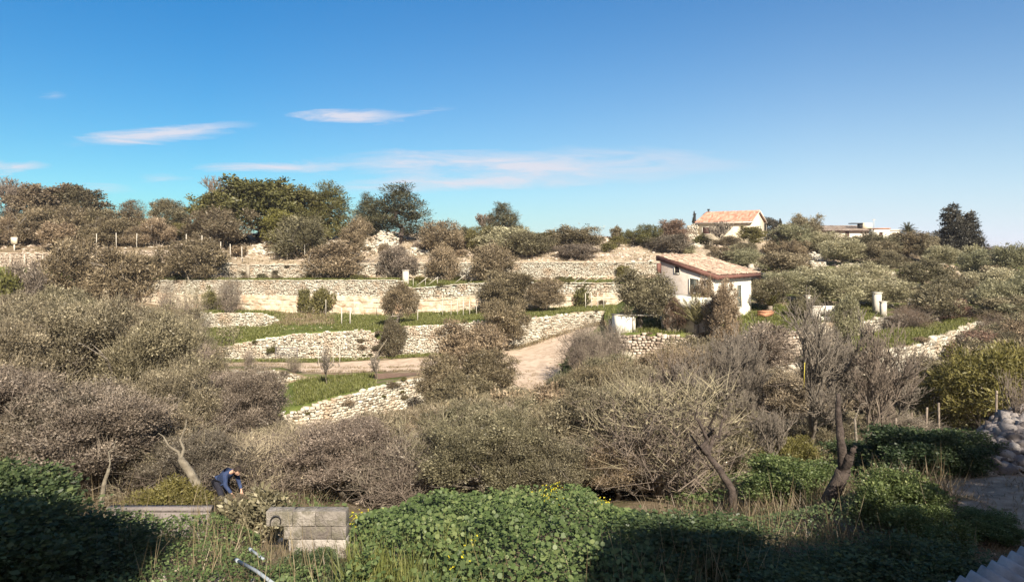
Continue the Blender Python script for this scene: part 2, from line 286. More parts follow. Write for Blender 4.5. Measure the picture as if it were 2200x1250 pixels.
lines = []          # each: (px anchors, Y anchors, z anchors)
for rows in front:
    a = np.array(rows); lines.append((a[:, 0], a[:, 1], a[:, 2]))
WI = {}
for key, Wl in (('D', WD), ('G', WG), ('C', WC), ('1', W1), ('B', WB), ('A', WA)):
    WI[key] = len(lines)
    lines.append((Wl[:, 0], Wl[:, 1], zof(Wl[:, 1], Wl[:, 3])))
    lines.append((Wl[:, 0], Wl[:, 1]+.3, zof(Wl[:, 1], Wl[:, 2])))
for h_ in hill: lines.append((h_[:, 0], h_[:, 1], zof(h_[:, 1], h_[:, 2])))
lines.append((seg(0), seg(330), seg(-15))); lines.append((seg(0), seg(900), seg(-26))); lines.append((seg(0), seg(5200), seg(-30)))
K = len(lines)
def cols(px):
    px = np.atleast_1d(np.asarray(px, float))
    return np.stack([np.interp(px, a, b_) for a, b_, c_ in lines]), np.stack([np.interp(px, a, c_) for a, b_, c_ in lines])
def lump(x, y):
    r = np.sin(x*1.7+y*.9)*np.sin(y*1.3-x*.6+1.3)*.5+np.sin(x*3.9-y*2.2+.4)*np.sin(y*4.1+x*1.2)*.25+np.sin(x*.6+2)*np.sin(y*.53)*.8
    amp = np.interp(y, [0, 10, 30, 44, 48, 95, 104, 115, 160, 300, 900, 5000], [.03, .08, .15, .1, .02, .02, .1, .3, .3, 1.5, 4, 4])
    return r*amp
def to_px(x, Y): return 1100+FX*x/max(Y, 12.0)
def to_x(px, Y): return (px-1100)/FX*max(Y, 12.0)
def G(px, Y):
    Ys, Zs = cols(px); return float(np.interp(Y, Ys[:, 0], Zs[:, 0])+lump(np.array(to_x(px, Y)), np.array(Y)))
def Gx(x, Y): return G(to_px(x, Y), Y)
def yrow(px, Y): return HY-G(px, Y)/Y*FX
def P(px, Y, py=None):        # a point in the place: column, distance, and row (or ground)
    return Vector((to_x(px, Y) if Y >= 12 else (px-1100)/FX*Y, Y, zof(Y, py) if py is not None else G(px, Y)))

pxs = np.concatenate([np.arange(-6000, -700, 260), np.arange(-700, 2900, 9.0), np.arange(2900, 8200, 260)])
Ys, Zs = cols(pxs)
nsub = []
for i in range(K-1):
    d = float(np.median(Ys[i+1]-Ys[i])); nsub.append(1 if d < .35 else int(min(26, max(2, math.ceil(d/.9)))))
rowsY, rowsZ, zone = [], [], []
# grass and stony shares between successive lines, as functions of the column
def share(i, px):
    g = np.full(px.shape, .35); s = np.full(px.shape, .15)
    nf = len(front)
    if i < nf-1: g[:] = .5; s[:] = .2
    if i == WI['D']+1: g[:] = np.interp(px, [500, 640, 850, 930, 1500, 1850], [.3, .95, .6, .2, .4, .5]); s[:] = np.interp(px, [900, 1000, 1200, 1300], [.1, .7, .8, .2])
    if i == WI['G']+1: g[:] = np.interp(px, [400, 900, 1230, 1320, 1700, 1880], [.6, .5, .5, .7, .8, 1.0]); s[:] = np.interp(px, [900, 1000, 1250, 1330], [.15, .6, .5, .1])
    if i == WI['C']+1: g[:] = np.interp(px, [300, 430, 1320, 1700, 2000], [.4, .95, 1.0, .75, .6]); s[:] = .05
    if i == WI['1']+1: g[:] = np.interp(px, [300, 440, 600, 640, 690, 730, 1320, 1600], [.3, .8, .8, .45, .45, 1.0, 1.0, .55]); s[:] = np.interp(px, [560, 650, 720, 1500, 1900], [.05, .45, .05, .2, .4])
    if i == WI['B']+1: g[:] = np.interp(px, [200, 500, 1300], [.7, .95, .6]); s[:] = .1
    if i >= WI['A']+1: g[:] = .25; s[:] = np.interp(px, [400, 600, 1200, 1700, 2000], [.35, .75, .8, .6, .3])
    if i >= K-4: g[:] = .4; s[:] = 0
    return np.stack([g, s], 1)
for i in range(K-1):
    for j in range(nsub[i]):
        t = j/nsub[i]; rowsY.append(Ys[i]*(1-t)+Ys[i+1]*t); rowsZ.append(Zs[i]*(1-t)+Zs[i+1]*t); zone.append(share(i, pxs))
rowsY.append(Ys[-1]); rowsZ.append(Zs[-1]); zone.append(share(K-2, pxs))
RY = np.array(rowsY); RZ = np.array(rowsZ); RX = (pxs[None, :]-1100)/FX*np.maximum(RY, 12)
RZ = RZ+lump(RX, RY)
nr, nc = RY.shape
V = np.stack([RX, RY, RZ], 2).reshape(-1, 3)
ii, jj = np.meshgrid(np.arange(nr-1), np.arange(nc-1), indexing='ij'); a0 = (ii*nc+jj).ravel()
ground = from_arrays('ground', V, np.stack([a0, a0+1, a0+nc+1, a0+nc], 1), M['ground'])
zc = np.array(zone).reshape(-1, 2); ca = ground.data.color_attributes.new('zone', 'FLOAT_COLOR', 'POINT')
ca.data.foreach_set('color', np.concatenate([zc, np.zeros((len(zc), 1)), np.ones((len(zc), 1))], 1).astype(np.float32).ravel())
tag(ground, kind='structure')

def sheet(name, pts_fn, nu, nv, mat, dz=.03, kind='structure'):
    """a surface laid just above the ground: pts_fn(u, v) -> (px, Y)"""
    V = []
    for i in range(nu+1):
        for j in range(nv+1):
            px, Y = pts_fn(i/nu, j/nv); V.append((to_x(px, Y), Y, G(px, Y)+dz))
    a = np.array([i*(nv+1)+j for i in range(nu) for j in range(nv)])
    o = from_arrays(name, V, np.stack([a, a+nv+1, a+nv+2, a+1], 1), mat); tag(o, kind=kind); return o
def wob(t, k): return math.sin(t*k)*.5+math.sin(t*k*2.3+1)*.3
# the dirt road that runs in from the left under the big wall
sheet('road', lambda u, v: (415+u*690, np.interp(415+u*690, [415, 700, 900, 1105], [64.2, 64.2, 65.0, 66.0])*(1-v)+(np.interp(415+u*690, [415, 900, 1105], [67.5, 72.0, 73])+.4*wob(u, 40))*v), 150, 8, M['road'], .035)
# its branch, wide in the middle and turning up to the house
def br(u, v):
    Y = 48+u*31.3
    lo = np.interp(Y, [48, 56, 60, 64, 70, 74.5, 77, 79.3], [1135, 1112, 1098, 1092, 1090, 1125, 1185, 1262])
    hi = np.interp(Y, [48, 56, 60, 64, 70, 74, 77, 79.3], [1225, 1222, 1215, 1212, 1222, 1262, 1284, 1299])
    return (lo+6*wob(u, 30))*(1-v)+(hi+5*wob(u, 37))*v, Y
sheet('road', br, 70, 12, M['road'], .06)
sheet('soil_patch', lambda u, v: ((690+u*225)*(1), np.interp(690+u*225, [690, 915], [57.5, 60.2])*(1-v)+(63.6+.2*wob(u, 22))*v), 40, 5, M['soil'], .03)
sheet('path', lambda u, v: (1830+u*560+30*wob(v, 9), 12.2+v*(3.0+4.3*min(1, u*1.8))), 40, 30, M['path'], .02)
sheet('footpath', lambda u, v: (598+v*52+10*wob(u, 7), 23+u*4.0), 12, 4, M['road'], .02)

# ------------------------------------------------------------------ foliage and stone generators
def unit(v_): return v_/np.maximum(np.linalg.norm(v_, axis=-1, keepdims=True), 1e-9)
def leaf_arrays(Pn, Dn, Ln, Wn, r, O=None):
    """rhombic leaves: base, side, tip, side"""
    rnd = unit(r.normal(size=Pn.shape)); S = unit(np.cross(Dn, rnd))
    if O is not None: S = unit(np.cross(O+r.normal(size=Pn.shape)*.42, Dn))
    nrm = np.cross(Dn, S)
    a = Pn; b_ = Pn+Dn*Ln[:, None]*.5+S*Wn[:, None]*.5+nrm*Ln[:, None]*.06; c_ = Pn+Dn*Ln[:, None]; d_ = Pn+Dn*Ln[:, None]*.5-S*Wn[:, None]*.5+nrm*Ln[:, None]*.06
    return np.stack([a, b_, c_, d_], 1).reshape(-1, 3)
def clumps_in(lobes, n, r, inner=.45):
    """points in a union of ellipsoids, denser towards the outside"""
    L_ = np.array(lobes); vol = L_[:, 3]*L_[:, 4]*L_[:, 5]; k = r.choice(len(L_), n, p=vol**.75/np.sum(vol**.75))
    d = unit(r.normal(size=(n, 3))); rad = (inner+(1-inner)*r.random(n)**.6)*np.where(r.random(n) < .12, 1.0+.45*r.random(n), 1.0)
    return L_[k, :3]+d*rad[:, None]*L_[k, 3:6], d, k
def tubes(segs, sides=3):
    """segs: list of (p0, p1, r0, r1) -> arrays"""
    A = np.array([s[0] for s in segs]); B = np.array([s[1] for s in segs]); r0 = np.array([s[2] for s in segs]); r1 = np.array([s[3] for s in segs])
    d = unit(B-A); ref = np.where(np.abs(d[:, 2:3]) < .9, np.array([[0.1, .2, 1.]]), np.array([[1., .1, 0]])); u_ = unit(np.cross(d, ref)); v_ = np.cross(d, u_)
    Vs = []
    for k in range(sides):
        t = 2*math.pi*k/sides; o_ = math.cos(t)*u_+math.sin(t)*v_; Vs.append(A+o_*r0[:, None]); Vs.append(B+o_*r1[:, None])
    V = np.stack(Vs, 1).reshape(-1, 3); n = len(segs); base = np.arange(n)*2*sides
    F = np.concatenate([np.stack([base+2*k, base+2*((k+1) % sides), base+2*((k+1) % sides)+1, base+2*k+1], 1) for k in range(sides)])
    return V, F
def curve_segs(p0, p1, r0, r1, r, n=4, wig=.12):
    p0 = np.array(p0, float); p1 = np.array(p1, float); ln = np.linalg.norm(p1-p0); pts = [p0+(p1-p0)*i/n+(r.normal(size=3)*wig*ln/n*2 if 0 < i < n else 0) for i in range(n+1)]
    rr = [r0+(r1-r0)*i/n for i in range(n+1)]
    return [(pts[i], pts[i+1], rr[i], rr[i+1]) for i in range(n)], pts
def crown_mesh(name, lobes, nclump, per, rc, ll, lw, mat, parent, seed, up=.35, twigs=0, twig_l=.5, inner=.45, droop=0, tup=.9):
    r = np.random.default_rng(seed)
    c, d, k = clumps_in(lobes, nclump, r, inner)
    cv = r.random(nclump)*.35+.25*r.random(len(lobes))[k]                     # leaf colour differs from spray to spray
    idx = np.repeat(np.arange(nclump), per)
    off = r.normal(size=(len(idx), 3))*rc*np.array([1, 1, .75]); Pn = c[idx]+off
    D = unit(d[idx]*.6+unit(off)*.5+r.normal(size=off.shape)*.7+np.array([0, 0, up-droop]))
    sz_ = (.5+1.1*r.random(len(idx))**1.5)*(.75+.5*r.random(nclump))[idx]; lnth = ll*sz_; wd = lw*sz_
    Pn[:, 2] = np.maximum(Pn[:, 2], .02)
    O = unit(unit(off)*.75+d[idx]*.8+np.array([0, 0, .12]))
    V = leaf_arrays(Pn, D, lnth, wd, r, O); F = np.arange(len(idx)*4).reshape(-1, 4)
    var = np.clip(cv[idx]+.45*r.random(len(idx))**1.5, 0, 1)
    if twigs:
        q = r.choice(nclump, twigs); p0 = c[q]+r.normal(size=(twigs, 3))*rc*.5; dd = unit(d[q]*.8+np.array([0, 0, tup])+r.normal(size=(twigs, 3))*.45)
        segs = [(p0[i], p0[i]+dd[i]*twig_l*(.4+r.random()), .0045*ll/.06*.6+.0025, .0015) for i in range(twigs)]
        tv, tf = tubes(segs, 3); F2 = tf+len(V); V = np.concatenate([V, tv]); var = np.concatenate([var, .75+.25*r.random(len(tf))])
        return from_arrays(name, V, [F, F2], mat, parent, var)
    return from_arrays(name, V, F, mat, parent, var)

def lobes_round(w, h, z0, n, r, flat=1.0):
    """a crown as many unequal clumps round a loose core, so that its outline is uneven and gaps show"""
    L_ = [(0, 0, (z0+h)/2, w*.25, w*.25, (h-z0)*.33)]; H = h-z0; n2 = int(n*2.6)
    for i in range(n2):
        a = 2.4*i+r.normal()*.4; t = (i+.5)/n2; zc_ = z0+H*(.16+.72*t)+r.normal()*H*.05; prof = math.sin(math.pi*min(.97, max(.12, .22+.68*t)))**.7
        rad = w*.36*prof*(.62+.42*r.random()); s = w*(.075+.085*r.random()**1.3)
        L_.append((math.cos(a)*rad, math.sin(a)*rad, max(zc_, z0*.8+.1), s*(.8+.5*r.random()), s*(.8+.5*r.random()), s*(.7+.4*r.random())*flat))
    for i in range(max(3, n//2)):
        L_.append((r.normal()*w*.16, r.normal()*w*.16, h-H*(.1+.12*r.random()), w*.08, w*.08, H*.12))
    return L_
def trunk_mesh(name, mat, parent, tips, r, r0, base_h, lean=(0, 0)):
    segs = []
    top = np.array([lean[0], lean[1], base_h]); s_, _ = curve_segs((0, 0, -.3), top, r0*1.25, r0*.8, r, 4, .2); segs += s_
    for t in tips:
        s_, pts = curve_segs(top, t, r0*.5, r0*.12, r, 4, .25); segs += s_
        for k in range(3):
            p = pts[1+r.integers(3)]; q = p+(np.array(t)-top)*.45+r.normal(size=3)*.3; s2, _ = curve_segs(p, q, r0*.2, r0*.05, r, 2, .2); segs += s2
    V, F = tubes(segs, 6); return from_arrays(name, V, F, mat, parent, smooth=True)

PROTO = {}
HIDE = []
def proto(kind, k):
    """the first tree of each kind, with its parts; every later one is a copy of it"""
    seed = sum(map(ord, kind))*13+k*71
    r = np.random.default_rng(seed)
    t = empty('plant', (0, 0, 0))
    if kind == 'olive':
        w_, h_ = 4.6, 3.9; t.name = 'olive_tree'; lb = lobes_round(w_, h_, .7, 7, r)
        crown_mesh('crown', lb, 640, 38, .13, .13, .045, M['olive'], t, seed, .5, 500, .45)
        trunk_mesh('trunk', M['bark'], t, [np.array(x[:3]) for x in lb[1:6]], r, .16, .9, (r.normal()*.15, r.normal()*.15))
    elif kind == 'olivef':
        w_, h_ = 4.6, 3.9; t.name = 'olive_tree'; lb = lobes_round(w_, h_, .5, 7, r)
        crown_mesh('crown', lb, 600, 26, .14, .16, .055, M['olive_green'], t, seed, .45, 300, .4)
        trunk_mesh('trunk', M['bark'], t, [np.array(x[:3]) for x in lb[1:5]], r, .17, .8)
    elif kind == 'shrub':      # twiggy bush seen far off, leafy to the ground
        w_, h_ = 4.0, 2.8; t.name = 'bush'; lb = lobes_round(w_, h_, .05, 6, r)
        crown_mesh('foliage', lb, 520, 26, .13, .14, .045, M['olive_brown'], t, seed, .5, 600, .4)
        segs = []
        for i in range(10): s_, _ = curve_segs((r.normal()*.2, r.normal()*.2, -.1), (r.normal()*w_*.2, r.normal()*w_*.2, h_*.75), .05, .012, r, 4, .2); segs += s_
        V, F = tubes(segs, 4); from_arrays('stems', V, F, M['bark'], t)
    elif kind == 'scrub':      # the fine twiggy thicket of the valley, seen from near
        w_, h_ = 4.0, 3.6; t.name = 'scrub_bush'; lb = lobes_round(w_, h_, .15, 8, r)
        crown_mesh('foliage', lb, 950, 58, .10, .066, .032, M['scrub'], t, seed, .6, 700, .45, .3, 0, 1.6)
        segs = []
        for i in range(20):
            e = (r.normal()*w_*.22, r.normal()*w_*.22, h_*(.65+.3*r.random())); s_, pts = curve_segs((r.normal()*.15, r.normal()*.15, -.2), e, .045, .007, r, 5, .22); segs += s_
            for q in range(5):
                p = pts[1+r.integers(4)]; s2, _ = curve_segs(p, p+np.array([r.normal()*.5, r.normal()*.5, .5+r.random()*.6]), .014, .004, r, 2, .2); segs += s2
        V, F = tubes(segs, 4); from_arrays('stems', V, F, M['twig'], t)
    elif kind == 'airy':       # open-crowned tree of the near thicket: limbs show between sprays
        w_, h_ = 5.4, 5.0; t.name = 'olive_tree'; lb = lobes_round(w_, h_, 1.15, 11, r)
        crown_mesh('crown', lb, 1100, 56, .11, .068, .034, M['scrub'], t, seed, .6, 900, .6, .35, 0, 1.9)
        tips = [np.array(x[:3]) for x in lb[1:16]]; trunk_mesh('trunk', M['bark'], t, tips, r, .13, 1.2, (r.normal()*.3, r.normal()*.3))
    elif kind == 'twiggy':     # leafless bush, mostly shoots
        w_, h_ = 3.6, 3.4; t.name = 'leafless_bush'
        segs = []; tips = []
        for i in range(42):
            a = r.random()*6.28; q = r.random()**.5*w_*.48; e = (math.cos(a)*q, math.sin(a)*q, h_*(.55+.45*r.random())*(1-.25*(q/(w_*.5))**2))
            s_, pts = curve_segs((r.normal()*.12, r.normal()*.12, -.2), e, .03, .006, r, 6, .22); segs += s_
            for z_ in range(9):
                p = pts[1+r.integers(5)]; e2 = p+np.array([r.normal()*.4, r.normal()*.4, .25+r.random()*.6]); s2, p2 = curve_segs(p, e2, .009, .003, r, 2, .3); segs += s2
                for y_ in range(3):
                    p3 = p2[1+r.integers(2)]; segs.append((p3, p3+np.array([r.normal()*.18, r.normal()*.18, .1+r.random()*.3]), .005, .002))
        V, F = tubes(segs, 3); from_arrays('branches', V, F, M['twig'], t)
        lb = lobes_round(w_, h_, .2, 6, r); crown_mesh('foliage', lb, 260, 12, .16, .07, .03, M['scrub_violet'], t, seed, .4, 800, .5, .3)
    elif kind == 'oak':
        w_, h_ = 6.5, 7.0; t.name = 'evergreen_tree'; lb = lobes_round(w_, h_, .9, 10, r)
        crown_mesh('crown', lb, 700, 26, .2, .24, .13, M['oak'], t, seed, .3, 200, .5, .6)
        trunk_mesh('trunk', M['darkbark'], t, [np.array(x[:3]) for x in lb[1:7]], r, .2, 1.4)
    elif kind == 'pine':
        w_, h_ = 6.0, 7.0; t.name = 'pine_tree'
        lb = []
        for i in range(16):
            z_ = 1.2+i/16*5.4; q = (1-(z_/7.4)**1.6)*2.1+.25; a = i*2.4+r.normal()*.3; lb.append((math.cos(a)*q*.75, math.sin(a)*q*.75, z_, .95-.035*i, .95-.035*i, .55))
        lb.append((0, 0, 3.4, 1.2, 1.2, 2.6)); lb.append((0, 0, 6.3, .4, .4, .65))
        crown_mesh('crown', lb, 520, 30, .2, .22, .05, M['pine'], t, seed, .6, 400, .5, .5)
        trunk_mesh('trunk', M['darkbark'], t, [np.array(x[:3]) for x in lb[3:12]], r, .16, 3.5)
    elif kind == 'conifer':    # the big dark double-headed cypress
        w_, h_ = 6.2, 7.2; t.name = 'cypress_tree'; lb = []
        for (cx, hh, ww) in ((-.45, 7.2, 2.2), (1.25, 6.2, 1.5)):
            for i in range(22):
                z_ = .5+i/22*(hh-.8); q = ww*max(.10, (1-z_/hh)**.75); a = i*2.4+r.normal()*.4; lb.append((cx+math.cos(a)*q*.62, math.sin(a)*q*.62, z_, .22+q*.34, .22+q*.34, .5))
        crown_mesh('crown', lb, 1300, 26, .13, .2, .08, M['cypress'], t, seed, .75, 300, .45, .55)
        V, F = tubes([((0, 0, -.3), (0, 0, 1.0), .3, .25), ((0, 0, 1.0), (-.4, 0, 5.5), .2, .08), ((0, 0, 1.0), (1.1, 0, 4.8), .15, .06)], 7); from_arrays('trunk', V, F, M['darkbark'], t, smooth=True)
    elif kind == 'ball':       # small bush / weed tuft
        w_, h_ = 1.4, 1.0; t.name = 'bush'; lb = lobes_round(w_, h_, .05, 5, r)
        crown_mesh('foliage', lb, 120, 22, .08, .1, .045, M['oak'], t, seed, .5, 60, .2)
        segs = []
        for i in range(6): s_, _ = curve_segs((0, 0, -.1), (r.normal()*.3, r.normal()*.3, .6), .02, .006, r, 3, .2); segs += s_
        V, F = tubes(segs, 4); from_arrays('stems', V, F, M['bark'], t)
    elif kind == 'leafy':      # broad-leaved shrub close by
        w_, h_ = 3.0, 1.8; t.name = 'leafy_shrub'; lb = lobes_round(w_, h_, .05, 8, r)
        crown_mesh('foliage', lb, 1100, 36, .10, .062, .042, M['mallow_dark'], t, seed, .45, 0, .3, .55)
        segs = []
        for i in range(14): s_, _ = curve_segs((r.normal()*.2, r.normal()*.2, -.1), (r.uniform(-.3, .3)*w_, r.uniform(-.3, .3)*w_, h_*.6), .025, .008, r, 4, .1); segs += s_
        V, F = tubes(segs, 4); from_arrays('stems', V, F, M['bark'], t)
    for ch in t.children:
        if ch.name.startswith(('crown', 'foliage')):
            co = np.empty(len(ch.data.vertices)*3, dtype=np.float32); ch.data.vertices.foreach_get('co', co); co = co.reshape(-1, 3)
            lo, hi = np.percentile(co, 2, 0), np.percentile(co, 98, 0); w_ = float((hi[0]-lo[0]+hi[1]-lo[1])/2); h_ = float(np.percentile(co[:, 2], 99.3))
    t['w'] = w_; t['h'] = h_
    return t
NV = {'olive': 4, 'olivef': 4, 'shrub': 4, 'scrub': 5, 'airy': 4, 'twiggy': 3, 'oak': 3, 'pine': 2, 'conifer': 1, 'ball': 3, 'leafy': 3}
used = {}
cnt = {}
def place(kind, px, Y, w_, h_, label, cat, group=None, mat=None, name=None, z=None, rz=None, k=None):
    cnt[kind] = cnt.get(kind, -1)+1
    k = cnt[kind] % NV[kind] if k is None else k
    if (kind, k) not in PROTO: PROTO[(kind, k)] = proto(kind, k); t = PROTO[(kind, k)]
    else: t = copy_tree(PROTO[(kind, k)])
    if (kind, k) not in used: used[(kind, k)] = t['w'], t['h']
    W_, H_ = used[(kind, k)]
    t.location = (to_x(px, Y), Y, (G(px, Y) if z is None else z)-.03)
    t.rotation_euler = (0, 0, random.uniform(0, 6.28) if rz is None else rz)
    t.scale = (w_/W_, w_/W_, h_/H_)
    if name: t.name = name
    for key in ('w', 'h', 'group'):
        if key in t: del t[key]
    tag(t, label, cat, group)
    for ch in t.children:
        if ch.name.startswith(('crown', 'foliage')):
            base = PROTO[(kind, k)]
            ch.material_slots[0].link = 'OBJECT'; ch.material_slots[0].material = M[mat] if mat else ch.data.materials[0]
    return t
def tree(kind, l_, r_, top, Y, label, cat='tree', group=None, mat=None, name=None, fill=1.0, rz=None, k=None):
    """a plant that spans photo columns l_..r_ and rises to row top, standing on the ground at distance Y"""
    fill = {'olive': .9, 'olivef': .92}.get(kind, fill); px = (l_+r_)/2; w_ = (r_-l_)/FX*Y*fill; h_ = zof(Y, top)-G(px, Y)
    return place(kind, px, Y, w_, max(.4, h_*1.03), label, cat, group, mat, name, rz=rz, k=k)

def stones(xs, ys, zb_, zt_, out_n, sz=(.10, .42), rowh=(.09, .22), jit=.035, depth=.2, seed=0, tops=True, toprag=.08):
    """a face of individual stones laid in rough courses along a plan polyline with bottom and top heights"""
    r = np.random.default_rng(seed)
    d = np.hypot(np.diff(xs), np.diff(ys)); s = np.concatenate([[0], np.cumsum(d)]); tot_ = s[-1]
    zlo = min(zb_)-.25; zhi = max(zt_)
    Cn, HX, HZ, T = [], [], [], []
    z = zlo
    while z < zhi+.05:
        rh = r.uniform(*rowh); p = -r.random()*.3
        while p < tot_:
            lw = r.uniform(*sz); c_ = p+lw/2; p += lw
            if c_ > tot_ or c_ < 0: continue
            b0 = np.interp(c_, s, zb_)-.25; t0 = np.interp(c_, s, zt_)
            zz = z+rh/2+r.normal()*.025+.05*math.sin(c_*.9+z)
            if t0-(b0+.25) < .12 or zz < b0 or zz > t0+toprag*r.random()-rh*.35: continue
            Cn.append((c_, zz)); HX.append(lw/2*.94); HZ.append(rh/2*.95)
        z += rh
    if not Cn: return None
    Cn = np.array(Cn); n_ = len(Cn); HX = np.array(HX); HZ = np.array(HZ)
    x = np.interp(Cn[:, 0], s, xs); y = np.interp(Cn[:, 0], s, ys)
    e = .25; tx = np.interp(Cn[:, 0]+e, s, xs)-np.interp(Cn[:, 0]-e, s, xs); ty = np.interp(Cn[:, 0]+e, s, ys)-np.interp(Cn[:, 0]-e, s, ys); tl = np.hypot(tx, ty); tx /= tl; ty /= tl
    nx, ny = ty, -tx                                                      # towards the valley
    prot = r.normal(size=n_)*.035
    V = np.zeros((n_, 8, 3)); q = 0
    for kz in (-1, 1):
        for ky in (-1, 1):
            for kx in (-1, 1):
                jx = r.normal(size=n_)*jit; jz = r.normal(size=n_)*jit*.7; jy = r.normal(size=n_)*jit*.6
                a = kx*(HX*(1 if ky < 0 else .86)+jx); o_ = (depth if ky > 0 else -.22)+(prot+jy if ky > 0 else 0)
                V[:, q, 0] = x+tx*a+nx*o_; V[:, q, 1] = y+ty*a+ny*o_; V[:, q, 2] = Cn[:, 1]+kz*(HZ*(1 if ky < 0 else .88)+jz); q += 1
    base = np.arange(n_)[:, None]*8
    F = np.concatenate([base+np.array([f]) for f in ((4, 5, 7, 6), (0, 2, 3, 1), (2, 6, 7, 3), (0, 4, 6, 2), (1, 3, 7, 5))])
    var = np.tile(np.clip(r.normal(.55, .26, n_), 0, 1), 5)
    return V.reshape(-1, 3), F, var
def wall(key, px0, px1, name, label, mat='stone', seed=1, top_off=0, bot_off=0, frac=(0, 1), **kw):
    pp = np.arange(px0, px1+.1, 6.0); Yc, Zc = cols(pp); i = WI[key]
    Y = Yc[i]; zb_ = Zc[i]; zt_ = Zc[i+1]; h_ = zt_-zb_
    a = stones((pp-1100)/FX*Y, Y, zb_+h_*frac[0]+bot_off, zb_+h_*frac[1]+top_off, None, seed=seed, **kw)
    parent = kw.get('parent')
    o = from_arrays(name, a[0], a[1], M[mat], None, a[2])
    if label: tag(o, label, 'wall')
    return o
def copings(o, key, px0, px1, seed, mat='stone', w_=.55, off=.05):
    """flat capping stones along a wall top"""
    r = np.random.default_rng(seed); pp = np.arange(px0, px1+.1, 4.0); Yc, Zc = cols(pp); i = WI[key]; Y = Yc[i]; z = Zc[i+1]; x = (pp-1100)/FX*Y
    s = np.concatenate([[0], np.cumsum(np.hypot(np.diff(x), np.diff(Y)))]); mb = MB(); p = 0
    while p < s[-1]:
        lw = r.uniform(.35, .8); c_ = p+lw/2; p += lw
        if c_ > s[-1]: break
        X_, Y_, Z_ = np.interp(c_, s, x), np.interp(c_, s, Y), np.interp(c_, s, z); X2, Y2 = np.interp(c_+.2, s, x)-X_, np.interp(c_+.2, s, Y)-Y_
        ln = math.hypot(X2, Y2) or 1; tx, ty = X2/ln, Y2/ln
        mb.obb((X_, Y_, Z_+off+.02*r.normal()), (tx*lw*.49, ty*lw*.49, r.normal()*.012), (-ty*w_*.5, tx*w_*.5, 0), (0, 0, .055), r.uniform(.4, 1))
    return mb.build('coping', M[mat], o)

def vnoise(x, y, seed=0):
    xi = np.floor(x).astype(np.int64); yi = np.floor(y).astype(np.int64); fx_ = x-xi; fy_ = y-yi; fx_ = fx_*fx_*(3-2*fx_); fy_ = fy_*fy_*(3-2*fy_)
    def hsh(a, b): n_ = (a*374761393+b*668265263+seed*974711) & 0x7fffffff; n_ = ((n_ ^ (n_ >> 13))*1274126177) & 0x7fffffff; return (n_ & 0xffff)/65535.0
    return (hsh(xi, yi)*(1-fx_)+hsh(xi+1, yi)*fx_)*(1-fy_)+(hsh(xi, yi+1)*(1-fx_)+hsh(xi+1, yi+1)*fx_)*fy_
def fbm(x, y, seed=0, o=4): return sum(vnoise(x*2**i, y*2**i, seed+i)*.5**i for i in range(o))/1.9
def rockface(key, p0, p1, f0, f1, seed, parent, dy=.35):
    """cut bedrock: one rough face with beds, cracks and hollows"""
    p = np.arange(p0, p1, 1.6); Yc, Zc = cols(p); i = WI[key]; Y0 = Yc[i]; z0 = Zc[i]-.3; h_ = Zc[i+1]-Zc[i]; x0 = (p-1100)/FX*Y0; s = np.concatenate([[0], np.cumsum(np.hypot(np.diff(x0), np.diff(Y0)))]); nv_ = 34; V = []
    for j in range(nv_+1):
        t = j/nv_; tt = f0+(f1-f0)*t; z = z0+(h_+.3)*tt; zz = z-z0
        bed = zz*1.5+.5*fbm(s*.25, zz*.3, seed+9); bf = bed-np.floor(bed)
        d = dy+.55*(fbm(s*.35, zz*.5, seed)-.5)+.24*(vnoise(s*.8+np.floor(bed)*7.3, np.floor(bed)*3.1, seed+3)-.3)+.16*(fbm(s*2.2, zz*2.5, seed+5)-.5)
        d = d-.20*np.clip(1-bf/.12, 0, 1)-.25*np.clip(1-np.abs(vnoise(s*.9, zz*.35, seed+21)-.5)/.03, 0, 1)*.6
        if j >= nv_-1: d = -.3+0*d
        V.append(np.stack([x0, Y0-d, z+.12*(fbm(s*.7, zz, seed+31)-.5)*(1 if j else 0)], 1))
    n_ = len(p); V = np.concatenate(V); a = np.array([j*n_+k for j in range(nv_) for k in range(n_-1)])
    return from_arrays('rock_ledge', V, np.stack([a, a+1, a+n_+1, a+n_], 1), M['bedrock'], parent, np.repeat([.5], len(a)))
ICO = None
def ico():
    t = (1+5**.5)/2; v_ = np.array([(-1, t, 0), (1, t, 0), (-1, -t, 0), (1, -t, 0), (0, -1, t), (0, 1, t), (0, -1, -t), (0, 1, -t), (t, 0, -1), (t, 0, 1), (-t, 0, -1), (-t, 0, 1)])/math.hypot(1, t)
    f_ = np.array([(0, 11, 5), (0, 5, 1), (0, 1, 7), (0, 7, 10), (0, 10, 11), (1, 5, 9), (5, 11, 4), (11, 10, 2), (10, 7, 6), (7, 1, 8), (3, 9, 4), (3, 4, 2), (3, 2, 6), (3, 6, 8), (3, 8, 9), (4, 9, 5), (2, 4, 11), (6, 2, 10), (8, 6, 7), (9, 8, 1)])
    return v_, f_
